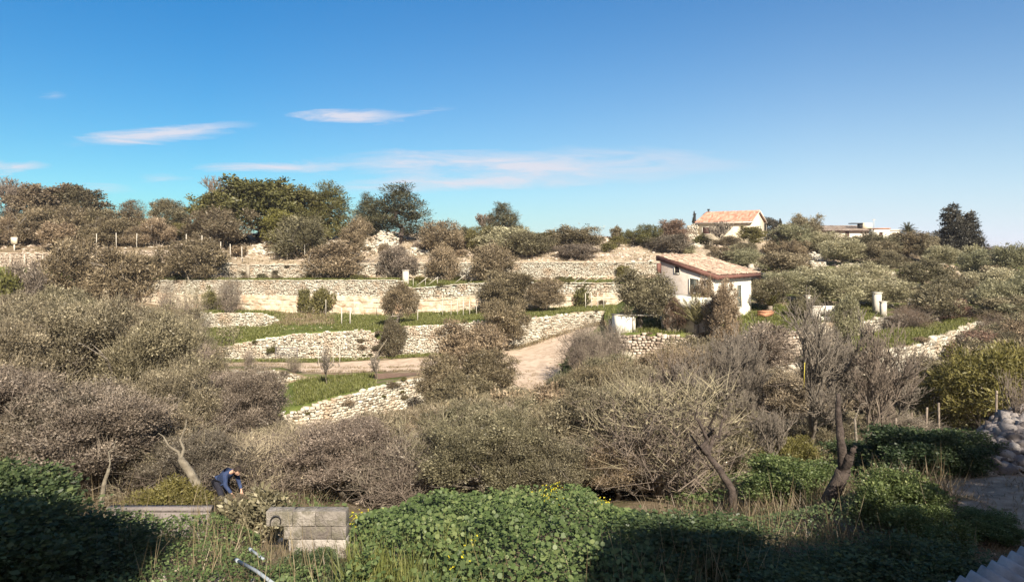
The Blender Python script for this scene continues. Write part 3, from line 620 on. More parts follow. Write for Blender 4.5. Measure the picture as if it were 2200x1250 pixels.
def rocks(Pts, size, r, flat=.65):
    """many angular rocks: Pts (n,3), size (n,)"""
    v_, f_ = ico(); n_ = len(Pts)
    ax = unit(r.normal(size=(n_, 3))); th = r.random(n_)*6.28
    V = np.repeat(v_[None], n_, 0)*(1+r.normal(size=(n_, 12, 1))*.2)
    V = V*(size[:, None, None]*np.stack([.8+.6*r.random(n_), .8+.5*r.random(n_), flat*(.7+.6*r.random(n_))], 1)[:, None, :])
    c_, s_ = np.cos(th), np.sin(th); x = V[:, :, 0]*c_[:, None]-V[:, :, 1]*s_[:, None]; y = V[:, :, 0]*s_[:, None]+V[:, :, 1]*c_[:, None]
    V = np.stack([x, y, V[:, :, 2]+x*.25*(ax[:, :1])], 2)+Pts[:, None, :]
    F = (np.arange(n_)[:, None, None]*12+f_[None]).reshape(-1, 3); return V.reshape(-1, 3), F, np.repeat(np.clip(r.normal(.55, .25, n_), 0, 1), 20)
def outcrop(l_, r_, ytop, Y, label, n_=160, size=.35, mat='stone', seed=0, cat='rock outcrop', name='rock_outcrop', depth=None, shape=1.0):
    """a stepped heap of pale rocks"""
    r = np.random.default_rng(seed+5); px = (l_+r_)/2; W_ = (r_-l_)/FX*Y; gz = G(px, Y); H_ = zof(Y, ytop)-gz; x0 = to_x(px, Y); depth = depth or max(1.2, H_*1.1)
    t = (r.random(n_)*2-1); v_ = r.random(n_); rg = .55+.75*fbm(t*2.6+seed*3.7+20, t*0+seed, seed); hh = (H_*(1-np.abs(t)**2.2)*shape+H_*(1-shape))*np.minimum(rg, 1.0)
    x = x0+t*W_/2; z = gz+hh*v_*.95-.05; y = Y+v_*depth*.9+r.normal(size=n_)*.2
    Pt = np.stack([x, y, z], 1)
    V, F, var = rocks(Pt, size*(.45+.9*r.random(n_)**1.5), r, .6)
    nu, nv_ = 14, 6; cv_ = []                                            # solid body under the stones
    for i in range(nu+1):
        for j in range(nv_+2):
            tt = -1+2*i/nu; vv = min(1, j/nv_); q = (H_*(1-abs(tt)**2.2)*shape+H_*(1-shape))*min(1.0, float(.55+.75*fbm(np.array([tt*2.6+seed*3.7+20]), np.array([seed*1.0]), seed)[0]))
            cv_.append((x0+tt*W_/2*.97, Y+vv*depth*.9+.15+(.5 if j > nv_ else 0), gz+q*vv*.9-.22+.08*r.normal()-(3 if j > nv_ else 0)))
    a = np.array([i*(nv_+2)+j for i in range(nu) for j in range(nv_+1)]); F2 = np.stack([a, a+nv_+2, a+nv_+3, a+1], 1)+len(V)
    V = np.concatenate([V, np.array(cv_)]); var = np.concatenate([var, np.full(len(F2), .2)])
    o = from_arrays(name, V, [F, F2], M[mat], None, var); tag(o, label, cat)
    return o

# ------------------------------------------------------------------ dry-stone walls
wA1 = wall('A', -200, 372, 'dry_stone_wall', 'weathered dry stone wall along the upper left slope below the concrete fence posts', seed=3, mat='stone_warm')
wA2 = wall('A', 436, 1440, 'dry_stone_wall', 'long uppermost dry stone terrace wall under the rocky hillside', seed=4, mat='stone', frac=(.22, 1), sz=(.12, .32), rowh=(.11, .19), jit=.025)
copings(wA2, 'A', 470, 1440, 5)
a = stones(*(lambda p: ((p-1100)/FX*cols(p)[0][WI['A']], cols(p)[0][WI['A']]-.35, cols(p)[1][WI['A']]-.1, cols(p)[1][WI['A']]+.62))(np.arange(780, 1400, 6.0)), None, seed=44, sz=(.3, .9), rowh=(.16, .3), jit=.07, depth=.3)
led = from_arrays('rock_ledge', a[0], a[1], M['bedrock'], wA2, a[2])
wB1 = wall('B', 250, 872, 'dry_stone_wall', 'tallest dry stone terrace wall, left half, standing on a pale bedrock ledge', seed=6, frac=(.5, 1), sz=(.13, .36), rowh=(.12, .2), jit=.03)
copings(wB1, 'B', 255, 868, 7, off=.02)
def ledge(key, p0, p1, f0, f1, seed, parent, dy=.3):
    p = np.arange(p0, p1, 6.0); Yc, Zc = cols(p); i = WI[key]; Y = Yc[i]-dy*(.6+.4*np.sin(p*.05)+.3*np.sin(p*.13)); z0 = Zc[i]; h_ = Zc[i+1]-z0
    a = stones((p-1100)/FX*Y, Y, z0+h_*f0, z0+h_*f1, None, seed=seed, sz=(.7, 2.6), rowh=(.34, .75), jit=.14, depth=.35)
    return from_arrays('rock_ledge', a[0], a[1], M['bedrock'], parent, a[2])
rockface('B', 255, 874, 0, .6, 8, wB1)
wB2 = wall('B', 876, 1345, 'dry_stone_wall', 'right half of the tall terrace wall, cut bedrock below rows of stacked stone', seed=9, frac=(.55, 1), sz=(.2, .6), rowh=(.18, .3))
copings(wB2, 'B', 880, 1345, 10, off=.02)
rockface('B', 876, 1345, 0, .62, 11, wB2, .3)
wall('1', 300, 600, 'dry_stone_wall', 'short rounded dry stone wall on the left end of the grass terrace', seed=12, sz=(.14, .4), rowh=(.13, .22))
wC1 = wall('C', 380, 806, 'dry_stone_wall', 'pale dry stone wall above the dirt road, left of the leaning pole', seed=13, sz=(.14, .4), rowh=(.12, .22))
wC2 = wall('C', 858, 1300, 'dry_stone_wall', 'long cream dry stone wall above the dirt road, rising right towards the white gate pillar', seed=14, sz=(.13, .36), rowh=(.12, .2), jit=.03)
wC3 = wall('C', 800, 862, 'dry_stone_wall', 'collapsed low gap of wall behind the leaning pole and rusty bush', seed=15, frac=(0, .8), mat='stone_warm')
wall('C', 1312, 1735, 'dry_stone_wall', 'stone retaining wall under the garden lawn of the terracotta roofed house', seed=16, mat='stone_warm', sz=(.2, .5), rowh=(.17, .28))
wall('C', 1738, 2115, 'dry_stone_wall', 'broken rubble wall below the row of white garden pillars on the right', seed=17, sz=(.2, .6), rowh=(.18, .32), jit=.07, toprag=.3)
wall('G', 300, 650, 'dry_stone_wall', 'low retaining wall along the lower edge of the dirt road at left', seed=18, sz=(.16, .4))
wall('D', 606, 934, 'dry_stone_wall', 'lowest dry stone wall sloping down to the left under the small lawn', seed=19, sz=(.16, .42), rowh=(.14, .24))
wall('D', 1640, 2135, 'dry_stone_wall', 'sunlit dry stone wall climbing to the right below the bright grass strip', seed=20, sz=(.2, .5), rowh=(.18, .3), jit=.06, toprag=.25)

# ------------------------------------------------------------------ rock outcrops and loose stones
outcrop(528, 612, 514, 104, 'stepped pale rock outcrop on the left of the upper slope, behind the olive row', 420, .3, seed=1)
outcrop(690, 732, 516, 108, 'narrow pale rock band under the dark trees, left of the cliff', 60, .4, seed=2)
outcrop(770, 850, 490, 105, 'high whitish rocky bank beside the tall pine', 700, .24, seed=3, shape=.5)
outcrop(840, 925, 532, 104, 'low band of pale rocks below the tall pine', 120, .35, seed=4)
outcrop(980, 1012, 536, 104, 'pale rock patch between two olive crowns', 80, .35, 'stone_warm', seed=5)
outcrop(1250, 1360, 547, 103, 'broad heap of pinkish rubble behind the uppermost wall, left of the house roof', 260, .3, 'stone_warm', seed=6)
outcrop(1268, 1320, 507, 121, 'sandy bare knoll on the skyline left of the yellow house', 90, .5, 'stone_warm', seed=7)
outcrop(1340, 1400, 512, 119, 'scattered pinkish rocks on the skyline near the round bush', 70, .4, 'stone_warm', seed=8)
outcrop(292, 338, 508, 104, 'little pointed rock pile on the wall beside a fence post', 80, .3, seed=9)
outcrop(220, 262, 510, 106, 'pale rubble bank behind the upper left wall', 70, .35, seed=10)
outcrop(60, 132, 520, 105, 'pinkish rubble behind the far left fence posts', 90, .35, 'stone_warm', seed=11)
outcrop(1484, 1520, 522, 117, 'ruined stony bank below the left corner of the yellow house', 110, .4, seed=12)
outcrop(1525, 1562, 524, 112, 'pale rocks below the yellow house among brown bushes', 60, .35, 'stone_warm', seed=13)
outcrop(1600, 1640, 537, 108, 'low pinkish rock bank under the yellow house, right side', 70, .35, 'stone_warm', seed=14)
outcrop(1740, 1778, 535, 100, 'white rocks showing between greenish olives', 60, .4, seed=15)
outcrop(2040, 2092, 562, 88, 'bare pale rock bank below the dark cypress', 120, .42, 'bedrock', seed=16)
outcrop(1600, 1650, 558, 88, 'pale stone heap with a ledge behind the house roof corner', 70, .35, seed=17)
outcrop(0, 60, 588, 84, 'pale broken rocks among the bushes at the far left', 160, .25, 'stone_warm', seed=18)
outcrop(215, 330, 655, 62, 'whitish stones showing through the left thicket', 90, .4, seed=19)
outcrop(420, 520, 940, 33, 'mossy pale rock shelf in the valley left of centre', 120, .2, seed=20)
outcrop(300, 470, 578, 94, 'reddish layered rock step behind the dark shrubs', 120, .4, 'bedrock', seed=22)
r = np.random.default_rng(77)
# loose stones littering the hillside and the terraces (uncountable)
pp = []
def scatter(px0, px1, Y0, Y1, n_, s0, s1):
    for i in range(n_):
        px = r.uniform(px0, px1); Y = r.uniform(Y0, Y1); pp.append((to_x(px, Y), Y, G(px, Y)+.02, s0+(s1-s0)*r.random()**2))
scatter(380, 1460, 99, 126, 2600, .08, .42); scatter(-100, 380, 101, 125, 500, .08, .35); scatter(1460, 2100, 90, 122, 700, .08, .35)
scatter(1300, 2100, 49, 75, 260, .06, .22); scatter(1090, 1230, 50, 72, 160, .03, .1); scatter(300, 1320, 76, 96, 300, .04, .15)
scatter(1700, 2300, 11, 20, 420, .015, .06); scatter(400, 1000, 22, 40, 160, .06, .3); scatter(250, 900, 12, 18, 60, .04, .16)
pa = np.array(pp); V, F, var = rocks(pa[:, :3], pa[:, 3], r)
tag(from_arrays('loose_stones', V, F, M['stone_warm'], None, var), 'loose pale stones scattered over the slopes', kind='stuff')
# the near rubble bank on the right
def near_bank():
    r = np.random.default_rng(5); n_ = 900; t = r.random(n_); v_ = r.random(n_)
    px = 2055+t*260+(1-v_)*60; Y = 16.2+v_*2.6; H_ = np.interp(px, [2050, 2110, 2170, 2300], [.25, .75, 1.15, 1.6])
    x = (px-1100)/FX*Y; z = np.array([G(a, b) for a, b in zip(px, Y)])+H_*v_**.7*.95; return np.stack([x, Y, z], 1), .045+.16*r.random(n_)**2
Pt, S_ = near_bank(); V, F, var = rocks(Pt, S_, np.random.default_rng(6), .8)
bank = from_arrays('stone_bank', V, F, M['grey_stone'], None, var); tag(bank, 'heaped bank of big grey rough stones beside the dirt path at the right edge', 'stone bank')
cv_ = []
for i in range(25):
    for j in range(9):
        px = 2060+i*16; v_ = j/8; Y = 16.3+v_*2.7; H_ = np.interp(px, [2050, 2110, 2170, 2300], [.25, .75, 1.15, 1.6]); cv_.append((to_x(px, Y), Y, G(px, Y)+H_*v_**.7*.8-.08 if j < 8 else G(px, Y)-.5))
a = np.array([i*9+j for i in range(24) for j in range(8)]); o = from_arrays('earth_core', cv_, np.stack([a, a+9, a+10, a+1], 1), M['soil'], bank)

# ------------------------------------------------------------------ houses
def lerp(a, b, t): return a+(b-a)*t
def tiled_roof(name, Hl, Hr, Ll, Lr, mat, parent, tw=.24, tl=.42, seed=0, amp=.055):
    """clay tiles: high edge Hl-Hr, low edge Ll-Lr; rows of rounded tiles overlapping down the slope"""
    r = np.random.default_rng(seed); Hl, Hr, Ll, Lr = [Vector(q) for q in (Hl, Hr, Ll, Lr)]
    wd = (Hr-Hl).length; ln = (Ll-Hl).length; nu = int(wd/tw); nv_ = int(ln/tl); nrm = (Hr-Hl).cross(Ll-Hl).normalized(); nrm = nrm if nrm.z > 0 else -nrm
    V, F, var = [], [], []; q = 0
    for i in range(nu):
        for j in range(nv_):
            dj = r.normal()*.012; va = float(np.clip(r.normal(.5, .28), 0, 1)); ex = .1*r.random() if j == nv_-1 else .04
            for a in range(6):
                uu = (i+a/5*.98+.01)/nu; hgt = amp*math.sin(math.pi*a/5)*1.5-.02
                for b_ in (0, 1):
                    vv = (j+(b_*(1+ex/tl)))/nv_; p = lerp(lerp(Hl, Hr, uu), lerp(Ll, Lr, uu), vv)+nrm*(hgt+(.035 if b_ else .0)+dj); V.append(tuple(p))
            for a in range(5): F.append((q+2*a, q+2*a+1, q+2*a+3, q+2*a+2)); var.append(va)
            q += 12
    return from_arrays(name, V, np.array(F), mat, parent, var)
def slab(mb, a, b, c, d, t, var=.5):
    V = [Vector(q) for q in (a, b, c, d)]; V2 = [q-Vector((0, 0, t)) for q in V]
    mb.add([tuple(q) for q in V+V2], [(0, 1, 2, 3), (7, 6, 5, 4), (0, 4, 5, 1), (1, 5, 6, 2), (2, 6, 7, 3), (3, 7, 4, 0)], var)
def opening(parent, wall_o, wall_d, n_, s, z0, w_, h_, kind, mat, fr=.07, name='window'):
    """a framed opening on a wall: frame stands proud, pane or shutter recessed behind the frame face"""
    d = Vector(wall_d).normalized(); nn = Vector(n_).normalized(); c = Vector(wall_o)+d*s; c.z = z0+h_/2
    mb = MB(); hw, hh = w_/2, h_/2; up = Vector((0, 0, 1))
    for (du, dz_, a, b) in ((-hw-fr/2, 0, fr/2, hh+fr), (hw+fr/2, 0, fr/2, hh+fr)): mb.obb(c+d*du+nn*.03, d*a, nn*.05, up*b)
    for sgn in (-1, 1): mb.obb(c+up*sgn*(hh+fr/2)+nn*.03, d*hw, nn*.05, up*fr/2)
    f = mb.build(name, M['white'] if kind != 'dark' else M['shutter'], parent)
    m2 = MB(); m2.obb(c+nn*.005, d*hw, nn*.012, up*hh); 
    if kind == 'shutter':
        k = max(4, int(h_/.14))
        for i in range(k): m2.obb(c+up*(-hh+(i+.5)*h_/k)+nn*.03, d*(hw*.97), nn*.012+up*.012, up*(h_/k*.36))
        m2.obb(c+nn*.035, d*.03, nn*.014, up*hh)
        m2.build('shutter', mat, f)
    else:
        m2.build('pane', mat, f)
        m3 = MB(); m3.obb(c+nn*.03, d*.02, nn*.012, up*hh); m3.build('glazing_bar', M['shutter'], f)
    return f
# the house with the sloping terracotta roof
A_, B_, Cc, D_ = Vector((13.8, 66.8, -.93)), Vector((19.4, 72.2, -.93)), Vector((24.0, 67.4, -2.66)), Vector((18.4, 62.0, -2.66))
gz = -7.6
h1 = empty('house', (18.9, 67.1, gz)); tag(h1, 'white house with a single sloping beige tiled roof and deep brown timber eaves', 'house')
inv = Vector((18.9, 67.1, gz))
dr = (Cc-D_).normalized(); dl = (A_-D_); dlh = Vector((dl.x, dl.y, 0)).normalized(); nl = Vector((-dlh.y, dlh.x, 0)); nl = nl if nl.x < 0 else -nl; nrw = Vector((dr.y, -dr.x, 0))
def loc(v_): return Vector(v_)-inv
class LB(MB):
    def build(s, name, mat, parent=None, smooth=False):
        s.v = [v_-np.array(inv) for v_ in s.v]; return MB.build(s, name, mat, parent, smooth)
ov = .75
def roofz(p):
    t = (Vector((p.x-D_.x, p.y-D_.y, 0))).dot(dlh)/Vector((dl.x, dl.y, 0)).length; return D_.z+t*dl.z
d0 = D_+dlh*.5+dr*.14; c0 = Cc+dlh*.5-dr*.9; a0_ = A_-dlh*.35+dr*.14; b0 = B_-dlh*.35-dr*.9
foot = [d0, c0, b0, a0_]
mb = LB(); top = [Vector((p.x, p.y, roofz(p)-.34)) for p in foot]; bot = [Vector((p.x, p.y, gz-1.2)) for p in foot]
mb.add([tuple(q) for q in bot+top], [(0, 4, 7, 3), (1, 2, 6, 5), (2, 3, 7, 6), (4, 5, 6, 7)], .5)
body = mb.build('wall', M['pinkwall'], h1)
mb = LB(); mb.add([tuple(q) for q in (bot[0], bot[1], top[1], top[0])], [(0, 1, 2, 3)]); mb.build('front_wall', M['white'], h1)
rf = tiled_roof('roof', loc(A_+Vector((0, 0, .06))), loc(B_+Vector((0, 0, .06))), loc(D_+Vector((0, 0, .06))), loc(Cc+Vector((0, 0, .06))), M['tile'], h1, seed=2)
mb = LB(); slab(mb, D_, Cc, B_, A_, .10); mb.build('roof_deck', M['fascia'], h1)
mb = LB()
def board(p, q, nn, h_, t=.05):
    V = [p, q, q-Vector((0, 0, h_)), p-Vector((0, 0, h_))]; V2 = [x-nn*t for x in V]
    mb.add([tuple(x) for x in V+V2], [(0, 1, 2, 3), (7, 6, 5, 4), (0, 4, 5, 1), (2, 6, 7, 3), (1, 5, 6, 2), (3, 7, 4, 0)])
board(A_+Vector((0, 0, .0))+nl*.03, D_+nl*.03, nl, .42); board(D_+nrw*.03, Cc+nrw*.03, nrw, .3); board(Cc-nl*.03, B_-nl*.03, -nl, .5); board(B_-nrw*.03, A_-nrw*.03, -nrw, .5)
mb.build('fascia_board', M['fascia'], h1)
mb = LB()                                                                # sloping soffit and corner brackets
for i in range(9):
    p = D_+dr*(.4+i*.85)+dlh*.4; mb.obb(p-Vector((0, 0, .2)), dr*.05, dlh*.36+Vector((0, 0, .09)), Vector((0, 0, .08)))
mb.build('rafter', M['fascia'], h1)
o1 = a0_; dd = -dlh
Lw = (d0-a0_).length
opening(h1, loc(a0_), dd, nl, 1.9, -2.55-gz, .5, .62, 'pane', M['glass'])
opening(h1, loc(a0_), dd, nl, 3.7, -4.3-gz, .9, 1.25, 'shutter', M['greenshutter'])
opening(h1, loc(a0_), dd, nl, 5.2, -4.35-gz, .5, 1.3, 'shutter', M['greenshutter'])
opening(h1, loc(d0), dr, nrw, 4.3, -5.7-gz, .85, 2.0, 'shutter', M['greenshutter'], name='door')
mb = LB()                                                                # porch terrace on the left side, its parapet and the dark room below
pc = a0_+dd*3.7+nl*1.3; mb.obb((pc.x, pc.y, -5.05), dd*2.8, nl*1.3, Vector((0, 0, .55))); mb.build('terrace_parapet', M['white'], h1)
mb = LB(); pc = a0_+dd*3.9+nl*1.2; mb.obb((pc.x, pc.y, -6.75), dd*2.2, nl*1.1, Vector((0, 0, 1.149))); mb.build('lower_room', M['pinkwall'], h1)
mb = LB(); pc = a0_+dd*3.4+nl*2.33; mb.obb((pc.x, pc.y, -6.3), dd*.9, nl*.05, Vector((0, 0, .62))); mb.build('garage_door', M['shutter'], h1)
mb = LB(); pc = a0_+dd*.1+nl*.35; mb.obb((pc.x, pc.y, -2.15), dd*.1, nl*.25, Vector((0, 0, .5))); mb.build('eave_bracket', M['fascia'], h1)
pt = empty('garden_terrace', (23.6, 64.9, -6.15)); tag(pt, 'orange paved terrace step at the right foot of the sloping roofed house', 'terrace')
mb = MB(); mb.obb((0, 0, -.15), dr*.8, nrw*.4, Vector((0, 0, .2))); mb.build('edge_wall', M['terracotta'], pt)
mb = MB(); mb.obb((0, 0, .09), dr*.85, nrw*.45, Vector((0, 0, .035))); mb.build('paving', M['terracotta'], pt)

# the yellow house on the skyline
Pf = Vector((42.15, 123, 0)); df = Vector((-.742, .67, 0)); db = Vector((.67, .742, 0)); Lf, Lb = 10.4, 5.7; ez, rz_, bz = 4.42, 6.25, .3
inv = Vector((38.3+1.9, 126.5+2, bz)); h2 = empty('house', inv); tag(h2, 'pale yellow skyline house with an orange tiled gable roof', 'house')
nf = -db
c4 = [Pf, Pf+df*Lf, Pf+df*Lf+db*Lb, Pf+db*Lb]
mb = LB(); V = [Vector((p.x, p.y, bz-.8)) for p in c4]+[Vector((p.x, p.y, ez)) for p in c4]+[Vector((*(Pf+db*Lb/2).xy, rz_-.08)), Vector((*(Pf+df*Lf+db*Lb/2).xy, rz_-.08))]
mb.add([tuple(q) for q in V], [(0, 1, 5, 4), (1, 2, 6, 9, 5), (2, 3, 7, 6), (3, 0, 4, 8, 7), (4, 5, 9, 8), (7, 8, 9, 6)]); mb.build('wall', M['cream'], h2)
e1 = .4; sl_ = (rz_-ez)/(Lb/2)
def rp(a, b, side):       # roof corner: a along the front, b = 0 eave, 1 ridge
    base = Pf+df*a; y_ = -.35 if b == 0 else Lb/2
    q = base+(db*y_ if side > 0 else db*(Lb-y_)); return Vector((q.x, q.y, ez+sl_*y_+.1))
inset = 1.5
tiled_roof('roof', loc(rp(Lf-inset*.3, 1, 1)), loc(rp(-e1, 1, 1)), loc(rp(Lf+e1, 0, 1)), loc(rp(-e1, 0, 1)), M['tile_orange'], h2, .3, .5, 3, .06)
tiled_roof('roof', loc(rp(-e1, 1, -1)), loc(rp(Lf-inset*.3, 1, -1)), loc(rp(-e1, 0, -1)), loc(rp(Lf+e1, 0, -1)), M['tile_orange'], h2, .3, .5, 4, .06)
mb = LB()
for sd in (1, -1):
    a1, a2 = rp(-e1, 0, sd), rp(Lf+e1, 0, sd); mb.obb((a1+a2)/2-Vector((0, 0, .14)), (a2-a1)/2, db*.06, Vector((0, 0, .1)))
    b1, b2 = rp(-e1, 0, sd), rp(-e1, 1, sd); mb.obb((b1+b2)/2-Vector((0, 0, .12)), (b2-b1)/2, df*.05, Vector((0, 0, .09)))
mb.build('eaves', M['pinkwall'], h2)
opening(h2, loc(Pf), df, nf, Lf*.82, 2.15-bz+.0, 1.5, 1.25, 'shutter', M['shutter'])
opening(h2, loc(Pf), df, nf, Lf*.53, 2.2-bz, .5, 1.3, 'shutter', M['shutter'])
opening(h2, loc(Pf), db, -df, 1.6, 2.1-bz, .5, 1.3, 'shutter', M['greenshutter'])
opening(h2, loc(Pf), db, -df, 3.9, 2.1-bz, .5, 1.5, 'shutter', M['greenshutter'])
ch = MB(); q = loc(rp(Lf-.9, 1, 1)); ch.box(q.x-.12, q.x+.12, q.y-.12, q.y+.12, q.z-.15, q.z+.3); ch.box(q.x-.2, q.x+.2, q.y-.2, q.y+.2, q.z+.33, q.z+.55); ch.build('chimney', M['dark'], h2)
fl = MB(); q = loc(Pf+df*(Lf+.35)); fl.tube([(q.x, q.y, 3.6-.3), (q.x, q.y, 5.9-.3)], .13, 8); fl.tube([(q.x, q.y, 5.85-.3), (q.x, q.y, 6.0-.3)], .2, 8); fl.build('flue_pipe', M['dark'], h2)
# ruined stone wing on its left
p = Pf+df*(Lf+1.3); rw = tag(from_arrays('ruined_wall', *(lambda a: (a[0], a[1], M['stone'], None, a[2]))(stones(np.array([p.x-1.5, p.x, p.x+1.2]), np.array([p.y-.4, p.y-.6, p.y-1.0]), np.array([.2, .2, .2]), np.array([2.2, 4.0, 3.9]), None, seed=31, sz=(.2, .5), rowh=(.18, .3), depth=.3))), 'ruined pale stone wall attached left of the yellow house', 'wall')
mb = MB(); mb.box(p.x-1.4, p.x+1.6, p.y-.3, p.y+.6, -.3, 2.2); mb.box(p.x-.6, p.x+1.6, p.y-.3, p.y+.6, 2.2, 3.8); mb.build('rubble_core', M['stone'], rw)

# low house far right on the ridge
inv = Vector((72, 150, 1.0)); h3 = empty('house', inv); tag(h3, 'low pinkish house with a flat tiled roof half hidden by olives on the right ridge', 'house')
mb = LB(); mb.box(66.8, 77.0, 150, 156, .2, 3.4); mb.build('wall', M['pinkwall'], h3)
tiled_roof('roof', loc((66.2, 156.3, 4.5)), loc((77.6, 156.3, 4.5)), loc((66.2, 149.3, 3.2)), loc((77.6, 149.3, 3.2)), M['tile_dull'], h3, .35, .6, 8, .06)
mb = LB(); mb.box(66.3, 77.5, 149.4, 156.2, 3.05, 3.18); mb.build('eaves', M['shutter'], h3)
mb = LB(); mb.box(76.4, 78.4, 152.0, 153.0, 3.5, 5.0); mb.build('chimney', M['cream'], h3)
mb = LB(); mb.box(73.8, 76.3, 151.6, 153.2, 4.75, 4.95); mb.box(75.6, 76.3, 151.9, 152.9, 3.9, 4.75); mb.build('chimney_hood', M['dark'], h3)
mb = LB(); mb.tube([(79.3, 153, 3.8), (79.3, 153, 5.9)], .05, 5); mb.tube([(78.9, 153, 5.7), (79.7, 153, 5.7)], .04, 4); mb.build('aerial', M['concrete'], h3)
mb = LB(); mb.box(78.5, 84, 151, 157, .2, 3.3); mb.box(78.3, 84.2, 150.8, 157.2, 3.3, 3.5); mb.build('side_wing', M['concrete'], h3)
for s_ in (2.0, 5.2): opening(h3, loc((66.8, 150, 0)), (1, 0, 0), (0, -1, 0), s_, .9, .9, 1.2, 'shutter', M['shutter'])
inv = Vector((73, 133, 1.0)); h4 = empty('shed', inv)
h4.name = 'shed'; h4.location = (72.8, 138, 0); inv = Vector(h4.location); tag(h4, 'tiny white hut wall peeping between the olives under the ridge house', 'hut')
g4 = G(to_px(72.8, 138), 138)
mb = LB(); mb.box(71.6, 74.6, 138, 140, g4-.3, g4+2.5); mb.build('wall', M['white'], h4)
mb = LB(); mb.box(71.4, 74.8, 137.8, 140.2, g4+2.503, g4+2.68); mb.build('roof', M['terracotta'], h4)
opening(h4, loc((71.6, 138, 0)), (1, 0, 0), (0, -1, 0), 1.3, g4+.2, .7, 1.7, 'shutter', M['shutter'], name='door')

# ------------------------------------------------------------------ fences, posts, gates, pillars
def fence(label, pts, h_, name='wire_fence', rad=.045, wires=(.35, .7, 1.0), mat='concrete', leans=.015, sq=True):
    """pts: list of (px, Y); every post is a part, the strung wires another"""
    p0 = P(pts[0][0], pts[0][1]); e = empty(name, p0); tag(e, label, 'fence'); tops = []
    for (px, Y) in pts:
        p = P(px, Y)-p0; l1, l2 = random.gauss(0, leans), random.gauss(0, leans); t = p+Vector((l1*h_, l2*h_, h_*random.uniform(.96, 1.04)))
        mb = MB(); mb.tube([p-Vector((0, 0, .25)), t], rad, 4 if sq else 6); mb.build('post', M[mat], e); tops.append((p, t))
    if wires:
        mb = MB()
        for f_ in wires:
            for (a, b), (c_, d_) in zip(tops[:-1], tops[1:]): mb.tube([a.lerp(b, f_), c_.lerp(d_, f_)], .006, 3)
        mb.build('wire', M['dark'], e)
    return e
fence('wire fence on pale concrete posts along the wall at the far left', [(-30, 99), (21, 99), (52, 99), (92, 99), (132, 99.5)], 2.0, rad=.055)
fence('pair of pale posts left of the pointed rock pile', [(207, 101), (250, 101), (293, 101)], 2.3, rad=.055)
fence('fence of pale concrete posts stepping down the slope beside the long top wall', [(400, 100.5), (434, 100), (452, 100), (474, 99), (495, 98.5), (520, 98)], 2.35, rad=.06)
fence('tall thin posts in front of the dark tree behind the long top wall', [(617, 99), (655, 99)], 2.3, rad=.04, wires=None)
fence('pair of thick concrete posts on the grass terrace left of the small olive', [(734, 80), (752, 80)], 2.0, 'vine_trellis', .07, None)
fence('line of short pale trellis posts on the grass terrace between the two olives', [(897, 80), (951, 86), (969, 85), (983, 85), (995, 84), (1009, 84), (1024, 84)], 1.9, 'vine_trellis', .05, (.9,))
fence('short pale trellis posts on the grass right of the round olive pair', [(1258, 87), (1270, 87), (1284, 86), (1297, 86)], 2.0, 'vine_trellis', .05, (.9,))
fence('thin stakes in front of the tall bedrock wall', [(700, 87), (762, 88), (812, 88)], 2.2, 'vine_trellis', .035, None, 'concrete')
fence('row of slanting struts on top of the right half of the tall wall', [(888, 92), (914, 92), (940, 92)], 1.0, 'strut_row', .035, None)
def struts(label, pxs_, Y, h_=1.0):
    p0 = P(pxs_[0], Y); e = empty('strut_row', p0); tag(e, label, 'fence')
    for px in pxs_:
        p = P(px, Y)-p0; mb = MB(); mb.tube([p-Vector((0, 0, .1)), p+Vector((h_*1.4, 0, h_))], .04, 4); mb.build('strut', M['concrete'], e)
struts('slanting wooden struts leaning on the wall top left of the dark round shrub', [890, 914, 972, 1002], 91.6, 1.2)
struts('slanting wooden struts leaning over brown weeds below the uppermost wall', [1203, 1230, 1250, 1272], 92.5, 1.0)
fence('thin pale vine stakes before the pale wall above the road', [(684, 68), (694, 68), (716, 67.6), (730, 67.4)], 2.0, 'vine_trellis', .03, None)
fence('row of pale wooden posts at the foot of the right-hand thicket, green weeds below', [(1764, 26.5), (1784, 27), (1826, 26.5), (1864, 26), (1925, 26.5), (1958, 27), (1988, 28), (2018, 28.5), (2140, 26)], 1.5, 'post_fence', .042, (.8,), 'twig', .03, False)
fence('utility fence posts right of the yellow skyline house', [(1647, 121), (1671, 122)], 3.4, 'post_fence', .07, (.95,), 'bark')
# leaning pole by the wall
q = empty('leaning_pole', P(798, 71.5)); tag(q, 'long pale pole leaning against the gap in the wall above the road', 'pole')
mb = MB(); mb.tube([(0, 0, -.1), (1.1, .6, 1.5), (2.15, 1.2, 3.1)], [.07, .065, .055], 7); mb.build('shaft', M['palebark'], q)
